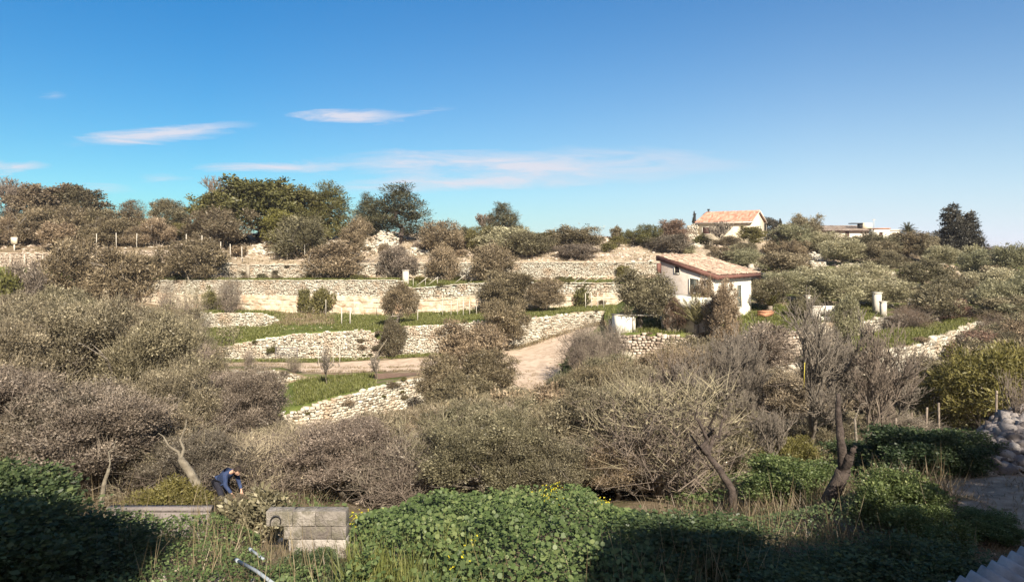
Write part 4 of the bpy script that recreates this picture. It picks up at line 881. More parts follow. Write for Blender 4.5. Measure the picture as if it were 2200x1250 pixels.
# iron gate
g0 = P(592, 70.6); g = empty('iron_gate', g0); tag(g, 'grey barred iron gate standing before the pale wall above the road', 'gate')
mb = MB(); mb.box(0, 2.25, -.02, .02, .10, .15); mb.box(0, 2.25, -.02, .02, 1.35, 1.4); mb.box(0, .05, -.025, .025, 0, 1.5); mb.box(2.2, 2.25, -.025, .025, 0, 1.5); mb.build('frame', M['metalgate'], g)
for i in range(13): mb = MB(); mb.box(.14+i*.16, .165+i*.16, -.012, .012, .152, 1.348); mb.build('bar', M['metalgate'], g)
def pillar(px, Y, w_, h_, label, mat='white', cap=True, dz=0, name='stone_pillar'):
    p = P(px, Y); e = empty(name, p+Vector((0, 0, dz))); tag(e, label, 'pillar')
    mb = MB(); r_ = np.random.default_rng(int(px)); z = -.3
    while z < h_-.1:
        hh = h_-z; j = r_.normal(size=2)*.012; mb.obb((j[0]*.5, j[1]*.5, z+hh/2), (w_/2+r_.normal()*.004, 0, 0), (0, w_/2, 0), (0, 0, hh/2), r_.random()); z += hh
    mb.build('shaft', M[mat], e)
    if cap: mb = MB(); mb.obb((0, 0, h_+.05), (w_*.6, 0, 0), (0, w_*.6, 0), (0, 0, .05)); mb.build('cap', M['concrete'], e)
    return e
# big white gate pier and its neighbour
e = empty('gate_pier', P(1340, 62.9)); tag(e, 'large bright white gate pier under the round olive beside the road', 'gate pier')
mb = MB(); mb.obb((0, 0, .5), (.80, .2, 0), (-.2, .55, 0), (0, 0, .98)); mb.build('block', M['white'], e)
mb = MB(); mb.obb((0, 0, 1.52), (.84, .22, 0), (-.26, .6, 0), (0, 0, .04)); mb.build('cap', M['stone'], e)
e = empty('millstone', P(1345, 61.0)); tag(e, 'round stone wheel leaning on the wall below the large white gate pier', 'stone wheel')
mb = MB(); mb.tube([(0, 0, .7), (.02, -.24, .72)], .72, 28); mb.build('disc', M['stone'], e)
mb = MB(); mb.tube([(0, -.2, .7), (.02, -.27, .72)], .14, 12); mb.build('hub', M['grey_stone'], e)
pillar(1441, 62.4, .9, 1.45, 'thick square stone pillar at the right end of the small lawn', 'stone', False)
pillar(1507, 62.4, .5, 1.25, 'slim stone pillar with a flat cap below the garden palm', 'stone')
e = empty('rail_beam', P(1392, 62.4)+Vector((0, 0, 1.5))); tag(e, 'long thin concrete rail spanning the lawn between olive trunk and pillars', 'rail')
mb = MB(); mb.obb((1.8, 0, 0), (3.3, 0, 0), (0, .14, 0), (0, 0, .05)); mb.build('beam', M['concrete'], e); mb = MB(); mb.obb((-1.3, 0, -.75), (.06, 0, 0), (0, .06, 0), (0, 0, .7)); mb.obb((4.7, 0, -.75), (.06, 0, 0), (0, .06, 0), (0, 0, .7)); mb.build('support', M['concrete'], e)
for px, Y, w_, h_, lb in [(1752, 61.4, .62, 1.3, 'wide white garden pillar at the left of the rubble wall'), (1811, 62.6, .55, 1.15, 'white garden pillar behind the white blossoming shrub'),
                          (1884, 66.5, .6, 1.9, 'tallest white garden pillar between two olives'), (1897, 64.8, .45, 1.3, 'white garden pillar on the wall just right of the tallest one'),
                          (1956, 67.6, .5, 1.05, 'small square white garden pillar above the pinkish bush'), (1979, 70, .5, .9, 'short pale pillar right of the small square white one'), (1735, 66, .4, 1.6, 'thin pale garden pillar beside the bare tree top')]:
    pillar(px, Y, w_, h_, lb, 'concrete', True)
pillar(872, 91, .75, 1.7, 'small white pier standing at the break in the tall terrace wall', 'concrete', True, -.3)
pillar(533, 95.6, .4, 2.0, 'narrow grey door jamb standing before the long top wall', 'stone', False, 0)
pillar(1825, 100, .45, 2.2, 'slender whitish pillar among the upper right olives', 'white', False)
pillar(2115, 96, .3, 2.0, 'thin pale post on the right ridge against the sky', 'concrete', False)
mb = MB(); e = empty('garden_wall', P(1782, 61.5)); tag(e, 'white low garden wall slab between two white pillars', 'wall')
mb.obb((0, 0, .18), (1.0, 0, 0), (0, .16, 0), (0, 0, .3)); mb.obb((.1, 1.2, .95), (.9, 0, 0), (0, .14, 0), (0, 0, .38)); mb.build('slab', M['white'], e)
for px, pw, Y, hh, lb in [(1880, 90, 88, .9, 'pale low terrace wall under the upper right olives, right piece'), (1845, 52, 90, 1.3, 'pale terrace wall piece half behind greenish olives'), (1760, 34, 92, 1.2, 'small pale terrace wall piece under the white rocks'), (1930, 70, 82, .8, 'low whitish wall step beside the round dark olive'), (2000, 50, 78, .5, 'low pale stone row on the bright grass strip at right')]:
    xs_ = np.array([to_x(px-pw/2, Y), to_x(px+pw/2, Y)]); z0 = G(px, Y)
    a = stones(xs_, np.array([Y, Y+.4]), np.array([z0, z0]), np.array([z0+hh, z0+hh*.9]), None, seed=int(px), rowh=(.16, .24), depth=.2)
    o = tag(from_arrays('dry_stone_wall', a[0], a[1], M['stone'], None, a[2]), lb, 'wall'); mb = MB(); mb.obb(((xs_[0]+xs_[1])/2, Y+.25, z0+hh/2-.2), ((xs_[1]-xs_[0])/2, .2, 0), (0, .15, 0), (0, 0, hh/2+.1)); mb.build('rubble_core', M['stone'], o)
# signboard and utility box behind the far left fence
e = empty('meter_box', P(31, 102)); tag(e, 'pale square utility box behind the far left fence posts', 'utility box')
mb = MB(); mb.box(-.4, .4, -.2, .2, 1.0, 2.0); mb.build('cabinet', M['cream'], e); mb = MB(); mb.box(-.08, .08, -.08, .08, -.2, 1.0); mb.build('post', M['concrete'], e)

# ------------------------------------------------------------------ foreground built things
def block_wall():
    base = P(664, 13.6); e = empty('block_wall', base); tag(e, 'short thick wall of weathered grey tufa blocks with broken left end', 'wall')
    r_ = np.random.default_rng(3); zt = zof(13.6, 1092)-base.z; xl, xr = to_x(575, 13.6)-base.x, to_x(747, 13.6)-base.x
    mb = MB(); zz = zt
    for k in range(4):
        hh = [.30, .25, .26, .28][k]; x = xl+[0, .28, .38, .42][k]+(r_.random()*.1); off = r_.random()*.3; first = True
        while x < xr-.05:
            bw = r_.uniform(.42, .58)-(off if first else 0)*.5; first = False; x1 = min(xr, x+bw); x1 = xr if xr-x1 < .15 else x1
            mb.obb(((x+x1)/2, .0+r_.normal()*.006, zz-hh/2), ((x1-x)/2-.006, 0, r_.normal()*.003), (0, .13, 0), (r_.normal()*.002, 0, hh/2-.006), r_.random()); x = x1
        zz -= hh
    b = mb.build('block', M['block'], e)
    bv = b.modifiers.new('edge', 'BEVEL'); bv.width = .012; bv.segments = 2
    mb = MB(); mb.obb(((xl+xr)/2+.22, .02, zt-.6), ((xr-xl)/2-.25, 0, 0), (0, .11, 0), (0, 0, .585)); mb.build('mortar', M['grey_stone'], e)
    mb = MB(); pts = [(xl+.22+.09*math.cos(t), -.17-.02*t, zt-.17+.11*math.sin(t)) for t in np.linspace(-.6, 3.5, 12)]; mb.tube(pts, .012, 6); mb.build('iron_ring', M['dark'], e)
block_wall()
def low_wall():
    base = P(340, 15.6); e = empty('low_wall', base); tag(e, 'low flat-topped concrete wall behind the dark weeds at lower left', 'wall')
    zt = zof(15.6, 1088)-base.z; x0, x1 = to_x(236, 15.6)-base.x, to_x(452, 15.6)-base.x
    mb = MB(); mb.box(x0, x1, -.08, .08, -.3, zt-.08); mb.build('body', M['grey_stone'], e); mb = MB(); mb.box(x0-.03, x1+.03, -.1, .1, zt-.077, zt); mb.build('coping', M['grey_stone'], e)
low_wall()
e = empty('pipe', P(515, 11.5, 1200)); tag(e, 'pale bluish plastic pipe slanting through the weeds at the bottom edge', 'pipe')
p1 = P(508, 11.6, 1202)-e.location; p2 = P(600, 10.0, 1262)-e.location; mb = MB(); mb.tube([p1, (p1+p2)/2+Vector((0, 0, .03)), p2], .026, 10); mb.build('tube', M['pipe'], e)
mb = MB(); mb.tube([p1-(p2-p1).normalized()*.02, p1+(p2-p1).normalized()*.12], .033, 10); mb.build('socket', M['pipe'], e)
e = empty('hose', P(540, 12.6, 1180)); tag(e, 'short piece of pale blue pipe among stalks left of the block wall', 'pipe')
p1 = P(536, 12.7, 1178)-e.location; p2 = P(566, 12.2, 1200)-e.location; mb = MB(); mb.tube([p1, p2], .024, 8); mb.build('tube', M['pipe'], e); mb = MB(); mb.tube([p1, p1.lerp(p2, .15)], .03, 8); mb.build('socket', M['pipe'], e)
# corrugated roof sheet at the lower right corner
def corr():
    e = empty('corrugated_roof', P(2150, 8.6, 1220)); tag(e, 'corner of a corrugated grey fibre cement shed roof at the lower right', 'roof'); o_ = e.location
    a = P(2215, 9.8, 1168)-o_; b = P(2030, 8.6, 1258)-o_; dn = Vector((.55, -1.0, -.28)).normalized()*1.6; al = b-a; nrm = al.cross(dn).normalized(); nrm = nrm if nrm.z > 0 else -nrm
    ext = 2.2; nu, nv_ = 220, 8; V = []
    for i in range(nu+1):
        t = -.9+i/nu*ext
        for j in range(nv_+1): V.append(tuple(a+al*t+dn*(j/nv_)+nrm*(.06*math.sin(t*al.length/.27*2*math.pi))))
    k = np.array([i*(nv_+1)+j for i in range(nu) for j in range(nv_)]); s_ = from_arrays('sheet', V, np.stack([k, k+nv_+1, k+nv_+2, k+1], 1), M['bluegrey'], e, smooth=True); sm = s_.modifiers.new('thick', 'SOLIDIFY'); sm.thickness = .012
    mb = MB()
    for t in (.15, .6): c_ = a+al*(.5)+dn*t-nrm*.1; mb.obb(c_, al*.9, dn.normalized()*.05, nrm*.05)
    mb.build('purlin', M['bark'], e)
    mb = MB()
    for t, q in ((-.2, .5), (.35, .5), (.9, .5)):
        c_ = a+al*t+dn*q-nrm*.16; g_ = Gx(c_.x+o_.x, c_.y+o_.y)-o_.z; mb.tube([c_, (c_.x, c_.y, g_-.2)], .06, 6)
    mb.build('post', M['bark'], e)
corr()

# dead trunks and bare trees
def tubes_obj(name, segs, mat, parent=None, sides=6): V, F = tubes(segs, sides); return from_arrays(name, V, F, M[mat], parent, smooth=True)
def path_segs(pts, rad):
    o_ = []
    for i in range(len(pts)-1):
        a, b = Vector(pts[i]), Vector(pts[i+1]); n_ = 3
        for k in range(n_): t0, t1 = k/n_, (k+1)/n_; o_.append((tuple(a.lerp(b, t0)), tuple(a.lerp(b, t1)), rad[i]+(rad[i+1]-rad[i])*t0, rad[i]+(rad[i+1]-rad[i])*t1))
    return o_
def trunk_tube(name, pts, rad, mat, parent, sides=10, seed=0):
    r_ = np.random.default_rng(seed); P_ = []; R_ = []
    for i in range(len(pts)-1):
        for k in range(5):
            t = k/5; P_.append(Vector(pts[i]).lerp(Vector(pts[i+1]), t)+Vector(r_.normal(size=3)*rad[i]*.06)); R_.append((rad[i]+(rad[i+1]-rad[i])*t)*(1+r_.normal()*.04))
    P_.append(Vector(pts[-1])); R_.append(rad[-1]); mb = MB(); mb.tube(P_, R_, sides); return mb.build(name, mat, parent, True)
def rel(e, *ps): return [P(a, e.location.y+dy, b)-e.location for a, b, dy in ps]
e = empty('dead_tree', P(1790, 14.6)); tag(e, 'thick dark dead tree trunk with one tall broken limb and a short stub', 'dead tree')
pts = [Vector((-.02, 0, -.4))]+rel(e, (1775, 1150, 0), (1782, 1075, .1), (1812, 1010, 0)); trunk_tube('trunk', pts, [.26, .19, .165, .15], M['darkbark'], e, 12, 1)
pts = rel(e, (1812, 1010, 0), (1808, 960, -.1), (1802, 900, 0), (1800, 845, .1)); trunk_tube('limb', pts, [.12, .09, .07, .04], M['darkbark'], e, 10, 2)
pts = rel(e, (1812, 1012, 0), (1825, 985, -.2), (1838, 958, -.25)); trunk_tube('stub', pts, [.12, .09, .045], M['darkbark'], e, 10, 3)
e = empty('dead_tree', P(1578, 16.5)); tag(e, 'dark bent trunk leaning left, rising from the shaded weeds', 'dead tree')
pts = [Vector((.02, 0, -.3))]+rel(e, (1578, 1110, 0), (1572, 1050, 0), (1548, 1012, .1), (1520, 975, .1)); trunk_tube('trunk', pts, [.13, .11, .09, .075, .06], M['darkbark'], e, 10, 4)
sg = []
rr = np.random.default_rng(9)
for pt_ in rel(e, (1505, 905, .3), (1540, 880, 0), (1480, 930, .5), (1560, 900, .6), (1500, 870, -.2)): s_, _ = curve_segs(pts[-1], pt_, .06, .012, rr, 5, .25); sg += s_
tubes_obj('branches', sg, 'darkbark', e)
def bare_tree(px, Y, top, w_px, label, seed, trunk_r=.1, mat='twig', depth=5, fork=.32, up=.7, base_px=None, group=None, nk=5):
    r_ = np.random.default_rng(seed); e = empty('bare_tree', P(px, Y)); tag(e, label, 'bare tree', group); H_ = zof(Y, top)-e.location.z; W_ = w_px/FX*Y
    tr, br_ = [], []
    def grow(p, d, ln, rad, lev):
        n_ = 3; q = p.copy()
        for i in range(n_):
            d2 = unit(d+r_.normal(size=3)*.13+np.array([0, 0, .07])); q2 = q+d2*ln/n_; (tr if lev == 0 else br_).append((q, q2, rad*(1-.22*i/n_), rad*(1-.22*(i+1)/n_))); q = q2; d = d2
            if lev > 0 and lev < depth and r_.random() < .55:
                dd = unit(d+r_.normal(size=3)*.6+np.array([0, 0, .2])); grow(q, dd, ln*.55, rad*.42, lev+1 if lev < depth-1 else depth)
        if lev >= depth: return
        k = nk if lev == 0 else (3 if r_.random() < .5 else 2)
        a0 = r_.random()*6.28
        for i in range(k):
            a = a0+i*6.28/k+r_.normal()*.3; sp = (W_/H_)*.75*(.7+.5*r_.random()) if lev == 0 else .55
            dd = unit(d*up+np.array([math.cos(a)*sp, math.sin(a)*sp, .25])+r_.normal(size=3)*.12); grow(q, dd, ln*(.78 if lev else .95)*(.8+.35*r_.random()), rad*(.62 if k > 2 else .7), lev+1)
    grow(np.array([0, 0, -.1]), np.array([0, 0, 1.]), H_*fork*.8, trunk_r, 0)
    br_ = [(a, b, max(c_, .0075*Y/24), max(d_, .0055*Y/24)) for a, b, c_, d_ in br_]
    zmax = float(np.percentile([s[1][2] for s in br_], 99)); xm = float(np.percentile([abs(s[1][0]) for s in br_], 97)); fz = H_/zmax; fx = min(W_/2/xm, fz*1.0)
    f = np.array([fx, fx, fz]); tr = [(a*f, b*f, c_, d_) for a, b, c_, d_ in tr]; br_ = [(a*f, b*f, c_, d_) for a, b, c_, d_ in br_]
    tubes_obj('trunk', tr, mat, e, 7); tubes_obj('branches', br_, mat, e, 4); return e
bare_tree(1728, 24, 655, 330, 'tallest leafless tree, grey forked limbs spreading in front of the house garden', 3, .13, 'bark', 6, .34, 1.5, nk=3)
bare_tree(1925, 27.5, 765, 150, 'slender leafless tree behind the fence posts at right', 14, .07, 'bark', 6, .34, 1.5, nk=3)
bare_tree(1500, 23.5, 725, 190, 'grey leafless tree left of the tallest bare one', 24, .09, 'bark', 6, .32, 1.5, nk=3)
bare_tree(1605, 26, 730, 150, 'thin leafless tree between the grey and the tallest bare trees', 31, .07, 'bark', 6, .32, 1.5, nk=3)
bare_tree(1845, 23, 700, 190, 'fine twigged leafless tree above the dead trunk', 42, .08, 'twig', 6, .32, 1.5, nk=3)
bare_tree(1670, 21, 880, 110, 'small leafless tree before the tallest one', 47, .05, 'bark', 5, .25, .9)
bare_tree(1560, 24, 745, 140, 'fine grey leafless tree just left of the tallest bare one', 81, .06, 'bark', 6, .34, 1.5, nk=3)
bare_tree(1440, 25, 765, 130, 'pale twiggy leafless tree, leftmost of the bare group', 82, .06, 'twig', 6, .34, 1.5, nk=3)
bare_tree(1790, 26, 700, 150, 'fine grey leafless tree just right of the tallest bare one', 83, .07, 'bark', 6, .34, 1.5, nk=3)
bare_tree(1890, 25, 790, 110, 'small grey leafless tree left of the slender one', 84, .05, 'twig', 6, .34, 1.5, nk=3)
bare_tree(2148, 19, 800, 90, 'small fan-shaped leafless sapling on the stone bank', 55, .03, 'twig', 4, .1, .7)
bare_tree(703, 57.6, 745, 26, 'slim bare sapling on the small lawn above the lowest wall', 61, .04, 'bark', 4, .3, 1.2)
bare_tree(812, 58.5, 762, 26, 'slim bare sapling near the reddish soil patch', 62, .04, 'bark', 4, .3, 1.2)
bare_tree(20, 122, 392, 110, 'mauve leafless tree on the skyline at the far left', 71, .14, 'twig', 6, .25, .8)
bare_tree(500, 122, 392, 130, 'mauve leafless tree behind the tall evergreens', 72, .14, 'twig', 6, .25, .8)
bare_tree(1040, 126, 462, 60, 'small mauve leafless tree beside the grey skyline tree', 73, .08, 'twig', 5, .25, .8)
bare_tree(1548, 115, 478, 70, 'leafless tree in front of the yellow house', 74, .07, 'bark', 5, .2, .7)
def small_trunk(pts, rad, label, Y, mat='palebark', name='pruned_tree', seed=1, limbs=()):
    e = empty(name, P(pts[0][0], Y)); tag(e, label, 'tree'); q = [Vector((0, 0, -.3))]+[P(a, Y+.1*i, b)-e.location for i, (a, b) in enumerate(pts)]
    trunk_tube('trunk', q, [rad[0]*1.1]+list(rad), M[mat], e, 9, seed); sg = []
    for a, b in limbs: s_, _ = curve_segs(q[-1], P(a, Y+.6, b)-e.location, rad[-1]*.5, .01, np.random.default_rng(seed), 5, .2); sg += s_
    if sg: tubes_obj('limbs', sg, mat, e)
small_trunk([(435, 1092), (428, 1055), (412, 1020), (388, 985)], [.15, .13, .11, .09], 'thick pale trunk leaning left out of the lower left thicket', 17.5, limbs=[(340, 930), (400, 900)])
small_trunk([(218, 1082), (222, 1045), (234, 1005)], [.06, .055, .04], 'thin pale trunk rising by the low wall at lower left', 17.5, seed=2, limbs=[(250, 940)])
small_trunk([(835, 1085), (832, 1065), (826, 1045)], [.13, .12, .1], 'short reddish stump under the bush right of the block wall', 21, 'palebark', 'tree_stump', 3)
small_trunk([(1490, 1045), (1496, 1000), (1494, 960)], [.1, .08, .06], 'dark slim trunk among the right thicket stems', 19, 'darkbark', seed=4, limbs=[(1470, 900), (1520, 890)])
small_trunk([(1830, 1010), (1840, 950), (1836, 900)], [.05, .045, .03], 'thin grey trunk right of the dead tree', 20, 'bark', seed=5, limbs=[(1860, 850)])
e = empty('stake', P(1723, 22, 860)); e.location = P(1727, 22); tag(e, 'yellow strip hanging on the tallest bare tree', 'tape'); mb = MB(); q = P(1727, 22, 832)-e.location; q2 = P(1729, 22, 778)-e.location; mb.tube([q, q2], .014, 4); mb.build('strip', M['yellowplastic'], e)

# palms
def palm(px, Y, base_py, top_py, w_px, label, trunk_h, nfr=34, seed=0, flen=None, mat='palmleaf', stiff=.5):
    r_ = np.random.default_rng(seed); p = P(px, Y); e = empty('palm_tree', p); tag(e, label, 'palm'); W_ = w_px/FX*Y; fl_ = flen or W_*.55
    mb = MB(); mb.tube([(0, 0, -.3), (0, 0, trunk_h*.5), (0, 0, trunk_h)], [.24, .2, .2], 9); mb.build('trunk', M['bark'], e)
    Pn, Dn, Ln, Wn = [], [], [], []; segs = []
    for i in range(nfr):
        a = i*2.4; el = R(85-110*(i/nfr)*(1-stiff*.4)); L_ = fl_*(.8+.3*r_.random()); d = np.array([math.cos(a)*math.cos(el), math.sin(a)*math.cos(el), math.sin(el)]); q = np.array([0, 0, trunk_h]); prev = q
        for k in range(9):
            d = unit(d+np.array([0, 0, -.10*(1.6-stiff)])); q2 = q+d*L_/9; segs.append((q, q2, .03*(1-k/10), .03*(1-(k+1)/10))); s = unit(np.cross(d, [0, 0, 1.]));
            for sg_ in (-1, 1):
                for m_ in range(3): Pn.append(q+(q2-q)*m_/3); Dn.append(unit(d*.75+s*sg_*.8+np.array([0, 0, .25])+r_.normal(size=3)*.05)); Ln.append(L_*.24*(1-.5*abs(k-3)/6)); Wn.append(.05)
            q = q2
    V = leaf_arrays(np.array(Pn), np.array(Dn), np.array(Ln), np.array(Wn), r_); from_arrays('fronds', V, np.arange(len(V)).reshape(-1, 4), M[mat], e, r_.random(len(V)//4))
    V, F = tubes(segs, 3); from_arrays('frond_ribs', V, F, M[mat], e, np.full(len(F), .8))
palm(1950, 108, 520, 478, 36, 'small round-headed palm tree on the right skyline', zof(108, 497)-G(1950, 108), 40, 1, mat='pine')
palm(1496, 60.8, 690, 640, 100, 'young date palm with arching fronds before the sloping roofed house', .9, 26, 2, 2.6, stiff=1.3)
palm(1655, 66, 690, 635, 60, 'small yellowish fan palm right of the white house wall', .8, 20, 3, 1.9, 'broom', 1.2)
palm(1665, 78, 590, 568, 40, 'golden brown palm bush behind the right corner of the sloping roof', .6, 26, 4, 1.6, 'rust', 1.0)

# ------------------------------------------------------------------ trees and bushes one by one: (kind, left, right, top, Y, label, material)
T = tree
# upper slope, skyline
for row in [
 ('oak', 40, 140, 402, 116, 'rusty brown crowned tree second from the left on the skyline', 'rust'),
 ('oak', 120, 212, 403, 118, 'rusty dark tree with a peaked right side on the left skyline', 'rust'),
 ('shrub', -60, 50, 470, 108, 'brown bush at the far left behind the fence posts', 'olive_brown'),
 ('shrub', 40, 120, 450, 106, 'brown bush above the utility box', 'olive_brown'),
 ('shrub', 110, 190, 445, 108, 'tall warm brown bush below the rusty trees', 'olive_brown'),
 ('shrub', 180, 250, 452, 108, 'brown bush left of the grey pointed tree', 'olive_brown'),
 ('pine', 250, 318, 434, 112, 'grey green pointed tree left of the skyline gap', 'olive_brown'),
 ('olive', 318, 402, 432, 112, 'pale topped loose tree in the middle of the left skyline', 'olive'),
 ('shrub', 210, 290, 470, 104, 'brown bush above the pointed rock pile', 'olive_brown'),
 ('shrub', 300, 370, 470, 104, 'dark brown bush right of the pointed rock pile', 'olive_brown'),
 ('shrub', 400, 520, 452, 106, 'wide reddish brown bush left of the stepped outcrop', 'rust'),
 ('oak', 418, 505, 415, 112, 'dark green evergreen leaning at the left of the tall group', 'oak'),
 ('oak', 480, 640, 388, 113, 'tallest broad evergreen on the skyline', 'oak'),
 ('oak', 570, 640, 455, 106, 'bright yellow green bush low in the evergreen group', 'oak_bright'),
 ('oak', 615, 700, 408, 115, 'dark rounded evergreen right of the tallest one', 'oak'),
 ('pine', 655, 758, 398, 114, 'dark evergreen with a knobbly top at the right of the group', 'oak'),
 ('shrub', 590, 700, 468, 101, 'large dark grey green shrub before the evergreen group', 'pine'),
 ('shrub', 668, 790, 525, 95.5, 'full round olive in front of the long top wall', 'olive_brown'),
 ('shrub', 740, 800, 470, 107, 'brownish bush left of the whitish rocky bank', 'olive_brown'),
 ('pine', 790, 915, 402, 112, 'tall dark pine with a stepped outline', 'pine'),
 ('pine', 762, 815, 420, 115, 'small grey pine at the left of the tall dark one', 'pine'),
 ('shrub', 905, 985, 478, 104, 'grey green round bush right of the tall pine', 'olive_brown'),
 ('shrub', 925, 985, 535, 97, 'brown bush hanging over the long top wall', 'olive_brown'),
 ('shrub', 975, 1020, 490, 112, 'low dark bush on the skyline right of the pine', 'pine'),
 ('shrub', 815, 890, 530, 96.5, 'reddish brown thin bush before the long top wall', 'scrub_violet'),
 ('pine', 1045, 1118, 440, 116, 'grey green two-headed tree standing out of the skyline', 'pine'),
 ('shrub', 1010, 1075, 488, 108, 'yellowish green rounded bush under the two-headed tree', 'oak'),
 ('shrub', 1030, 1150, 490, 106, 'wide yellow green rounded shrub in the middle of the slope', 'olive_green'),
 ('shrub', 1085, 1180, 500, 103, 'grey green rounded shrub overlapping the wide yellow green one', 'olive'),
 ('shrub', 1180, 1290, 488, 107, 'broad brown thicket bush above the uppermost wall', 'olive_brown'),
 ('shrub', 1200, 1280, 525, 101, 'low brown bush drooping over the uppermost wall', 'scrub_violet'),
 ('shrub', 1135, 1200, 500, 118, 'thin brown bush on the skyline beside the broad thicket', 'oak'),
 ('shrub', 1005, 1098, 528, 93, 'dark round shrub with a flat foot above the tall wall', 'olive_brown'),
 ('ball', 1314, 1336, 487, 120, 'small round grey bush on the skyline', 'olive_brown'),
 ('shrub', 1336, 1375, 495, 118, 'low ochre bush beside the small round grey one', 'oak'),
 ('shrub', 1370, 1420, 485, 112, 'ochre brown bush with a dark tuft on the skyline', 'oak'),
 ('shrub', 1412, 1478, 475, 115, 'reddish mauve bush left of the yellow house', 'red'),
 ('shrub', 1405, 1480, 505, 108, 'mauve brown bush above the sloping roof', 'scrub_violet'),
 ('ball', 1494, 1526, 503, 118, 'dark round bush at the foot of the yellow house', 'oak'),
 ('shrub', 1535, 1595, 508, 114, 'reddish brown bush before the yellow house wall', 'rust'),
 ('oak', 1592, 1640, 488, 116, 'dark small tree before the gable of the yellow house', 'oak'),
 ('oak', 1635, 1672, 470, 132, 'dark evergreen behind the gable of the yellow house', 'cypress'),
 ('conifer', 1668, 1684, 474, 128, 'tiny narrow cypress right of the yellow house', 'cypress'),
 ('conifer', 1485, 1498, 460, 135, 'tiny dark cypress left of the yellow house roof', 'cypress'),
 ('shrub', 1650, 1720, 500, 110, 'brown olive clump right of the yellow house', 'olive_brown'),
 ('olive', 1695, 1762, 465, 112, 'grey green round olive on the skyline right of the yellow house', 'olive'),
 ('ball', 1325, 1355, 572, 97, 'yellow green agave-like bush on the wall ledge left of the house', 'broom')]:
    T(*row[:6], cat='bush' if row[0] in ('shrub', 'ball') else 'tree', mat=row[6])
# left slope
for row in [
 ('shrub', 95, 205, 518, 86, 'big brown round olive before the upper left wall', 'olive_brown'),
 ('shrub', 205, 320, 538, 88, 'wide low dark brown olive right of the big round one', 'olive_brown'),
 ('shrub', 310, 350, 550, 92, 'small brown bush between the two dark olive groups', 'olive_brown'),
 ('shrub', 355, 475, 518, 91, 'broad brown olive at the right end of the left row', 'olive_brown'),
 ('shrub', 20, 90, 570, 76, 'dark bush at left below the broken wall', 'scrub_violet'),
 ('ball', -20, 45, 590, 74, 'olive green bush at the far left edge', 'broom'),
 ('twiggy', 470, 520, 590, 84, 'thin reddish sapling before the bedrock wall', 'scrub_violet'),
 ('twiggy', 340, 385, 605, 80, 'thin reddish bush in front of the left end of the tall wall', 'scrub_violet'),
 ('twiggy', 380, 440, 608, 78, 'tall loose sprig left of the bare earth slope', 'scrub_green'),
 ('ball', 440, 475, 620, 88, 'dark green tuft on the left end of the tall wall', 'oak'),
 ('ball', 640, 668, 622, 89, 'small dark green tuft on the bedrock ledge', 'oak'),
 ('ball', 672, 712, 622, 89, 'dark green plant cushion on the bedrock ledge', 'oak'),
 ('ball', 1228, 1268, 614, 90, 'dark hanging plant on the right half of the tall wall', 'oak'),
 ('ball', 552, 572, 588, 95, 'small round grey bush before the long top wall by the door jamb', 'pine')]:
    T(*row[:6], cat='bush', mat=row[6])
# middle olives
for row in [
 ('olive', 822, 896, 610, 77, 'narrow small olive above the rusty bush and leaning pole', 'olive_brown'),
 ('shrub', 818, 868, 690, 72.6, 'rusty orange bush filling the gap in the wall above the road', 'rust'),
 ('olive', 1028, 1148, 586, 86, 'upper dark olive of the pair in the centre of the terraces', 'olive_brown'),
 ('olive', 1130, 1208, 603, 85, 'small olive with visible trunk right of the upper dark olive', 'olive_brown'),
 ('olive', 1028, 1126, 648, 73, 'round olive leaning over the pale road', 'olive_brown'),
 ('olive', 930, 1085, 695, 57, 'large dark olive left of the road fork', 'olive_brown'),
 ('olive', 898, 1000, 765, 51, 'left of two dark bushes below the large olive at the fork', 'olive_brown'),
 ('olive', 985, 1103, 758, 53, 'right of two dark bushes below the large olive at the fork', 'olive_brown'),
 ('olive', 925, 1065, 812, 45, 'dark bush in front of the pair below the large olive', 'olive_brown'),
 ('olive', 1318, 1440, 585, 63.5, 'round olive with pale trunk over the large white gate pier', 'olive'),
 ('shrub', 1425, 1475, 640, 62, 'reddish bare bush behind the garden rail', 'red'),
 ('shrub', 1490, 1535, 602, 61.2, 'purplish shrub before the corner of the sloping roofed house', 'olive_brown'),
 ('olive', 1518, 1592, 612, 58.5, 'dark olive before the bright front wall of the house', 'olive_brown'),
 ('twiggy', 1200, 1325, 690, 57, 'violet leafless bush beside the road', 'scrub_violet'),
 ('twiggy', 1225, 1310, 705, 54, 'pinkish leafless bush at the edge of the pale road', 'scrub_violet'),
 ('twiggy', 1290, 1345, 690, 58.5, 'leafless bush before the large white gate pier', 'scrub_violet'),
 ('ball', 1205, 1250, 775, 56, 'green leafy tuft at the edge of the road below the leafless bushes', 'mallow_dark')]:
    T(*row[:6], cat='olive' if row[0] == 'olive' else 'bush', mat=row[6])
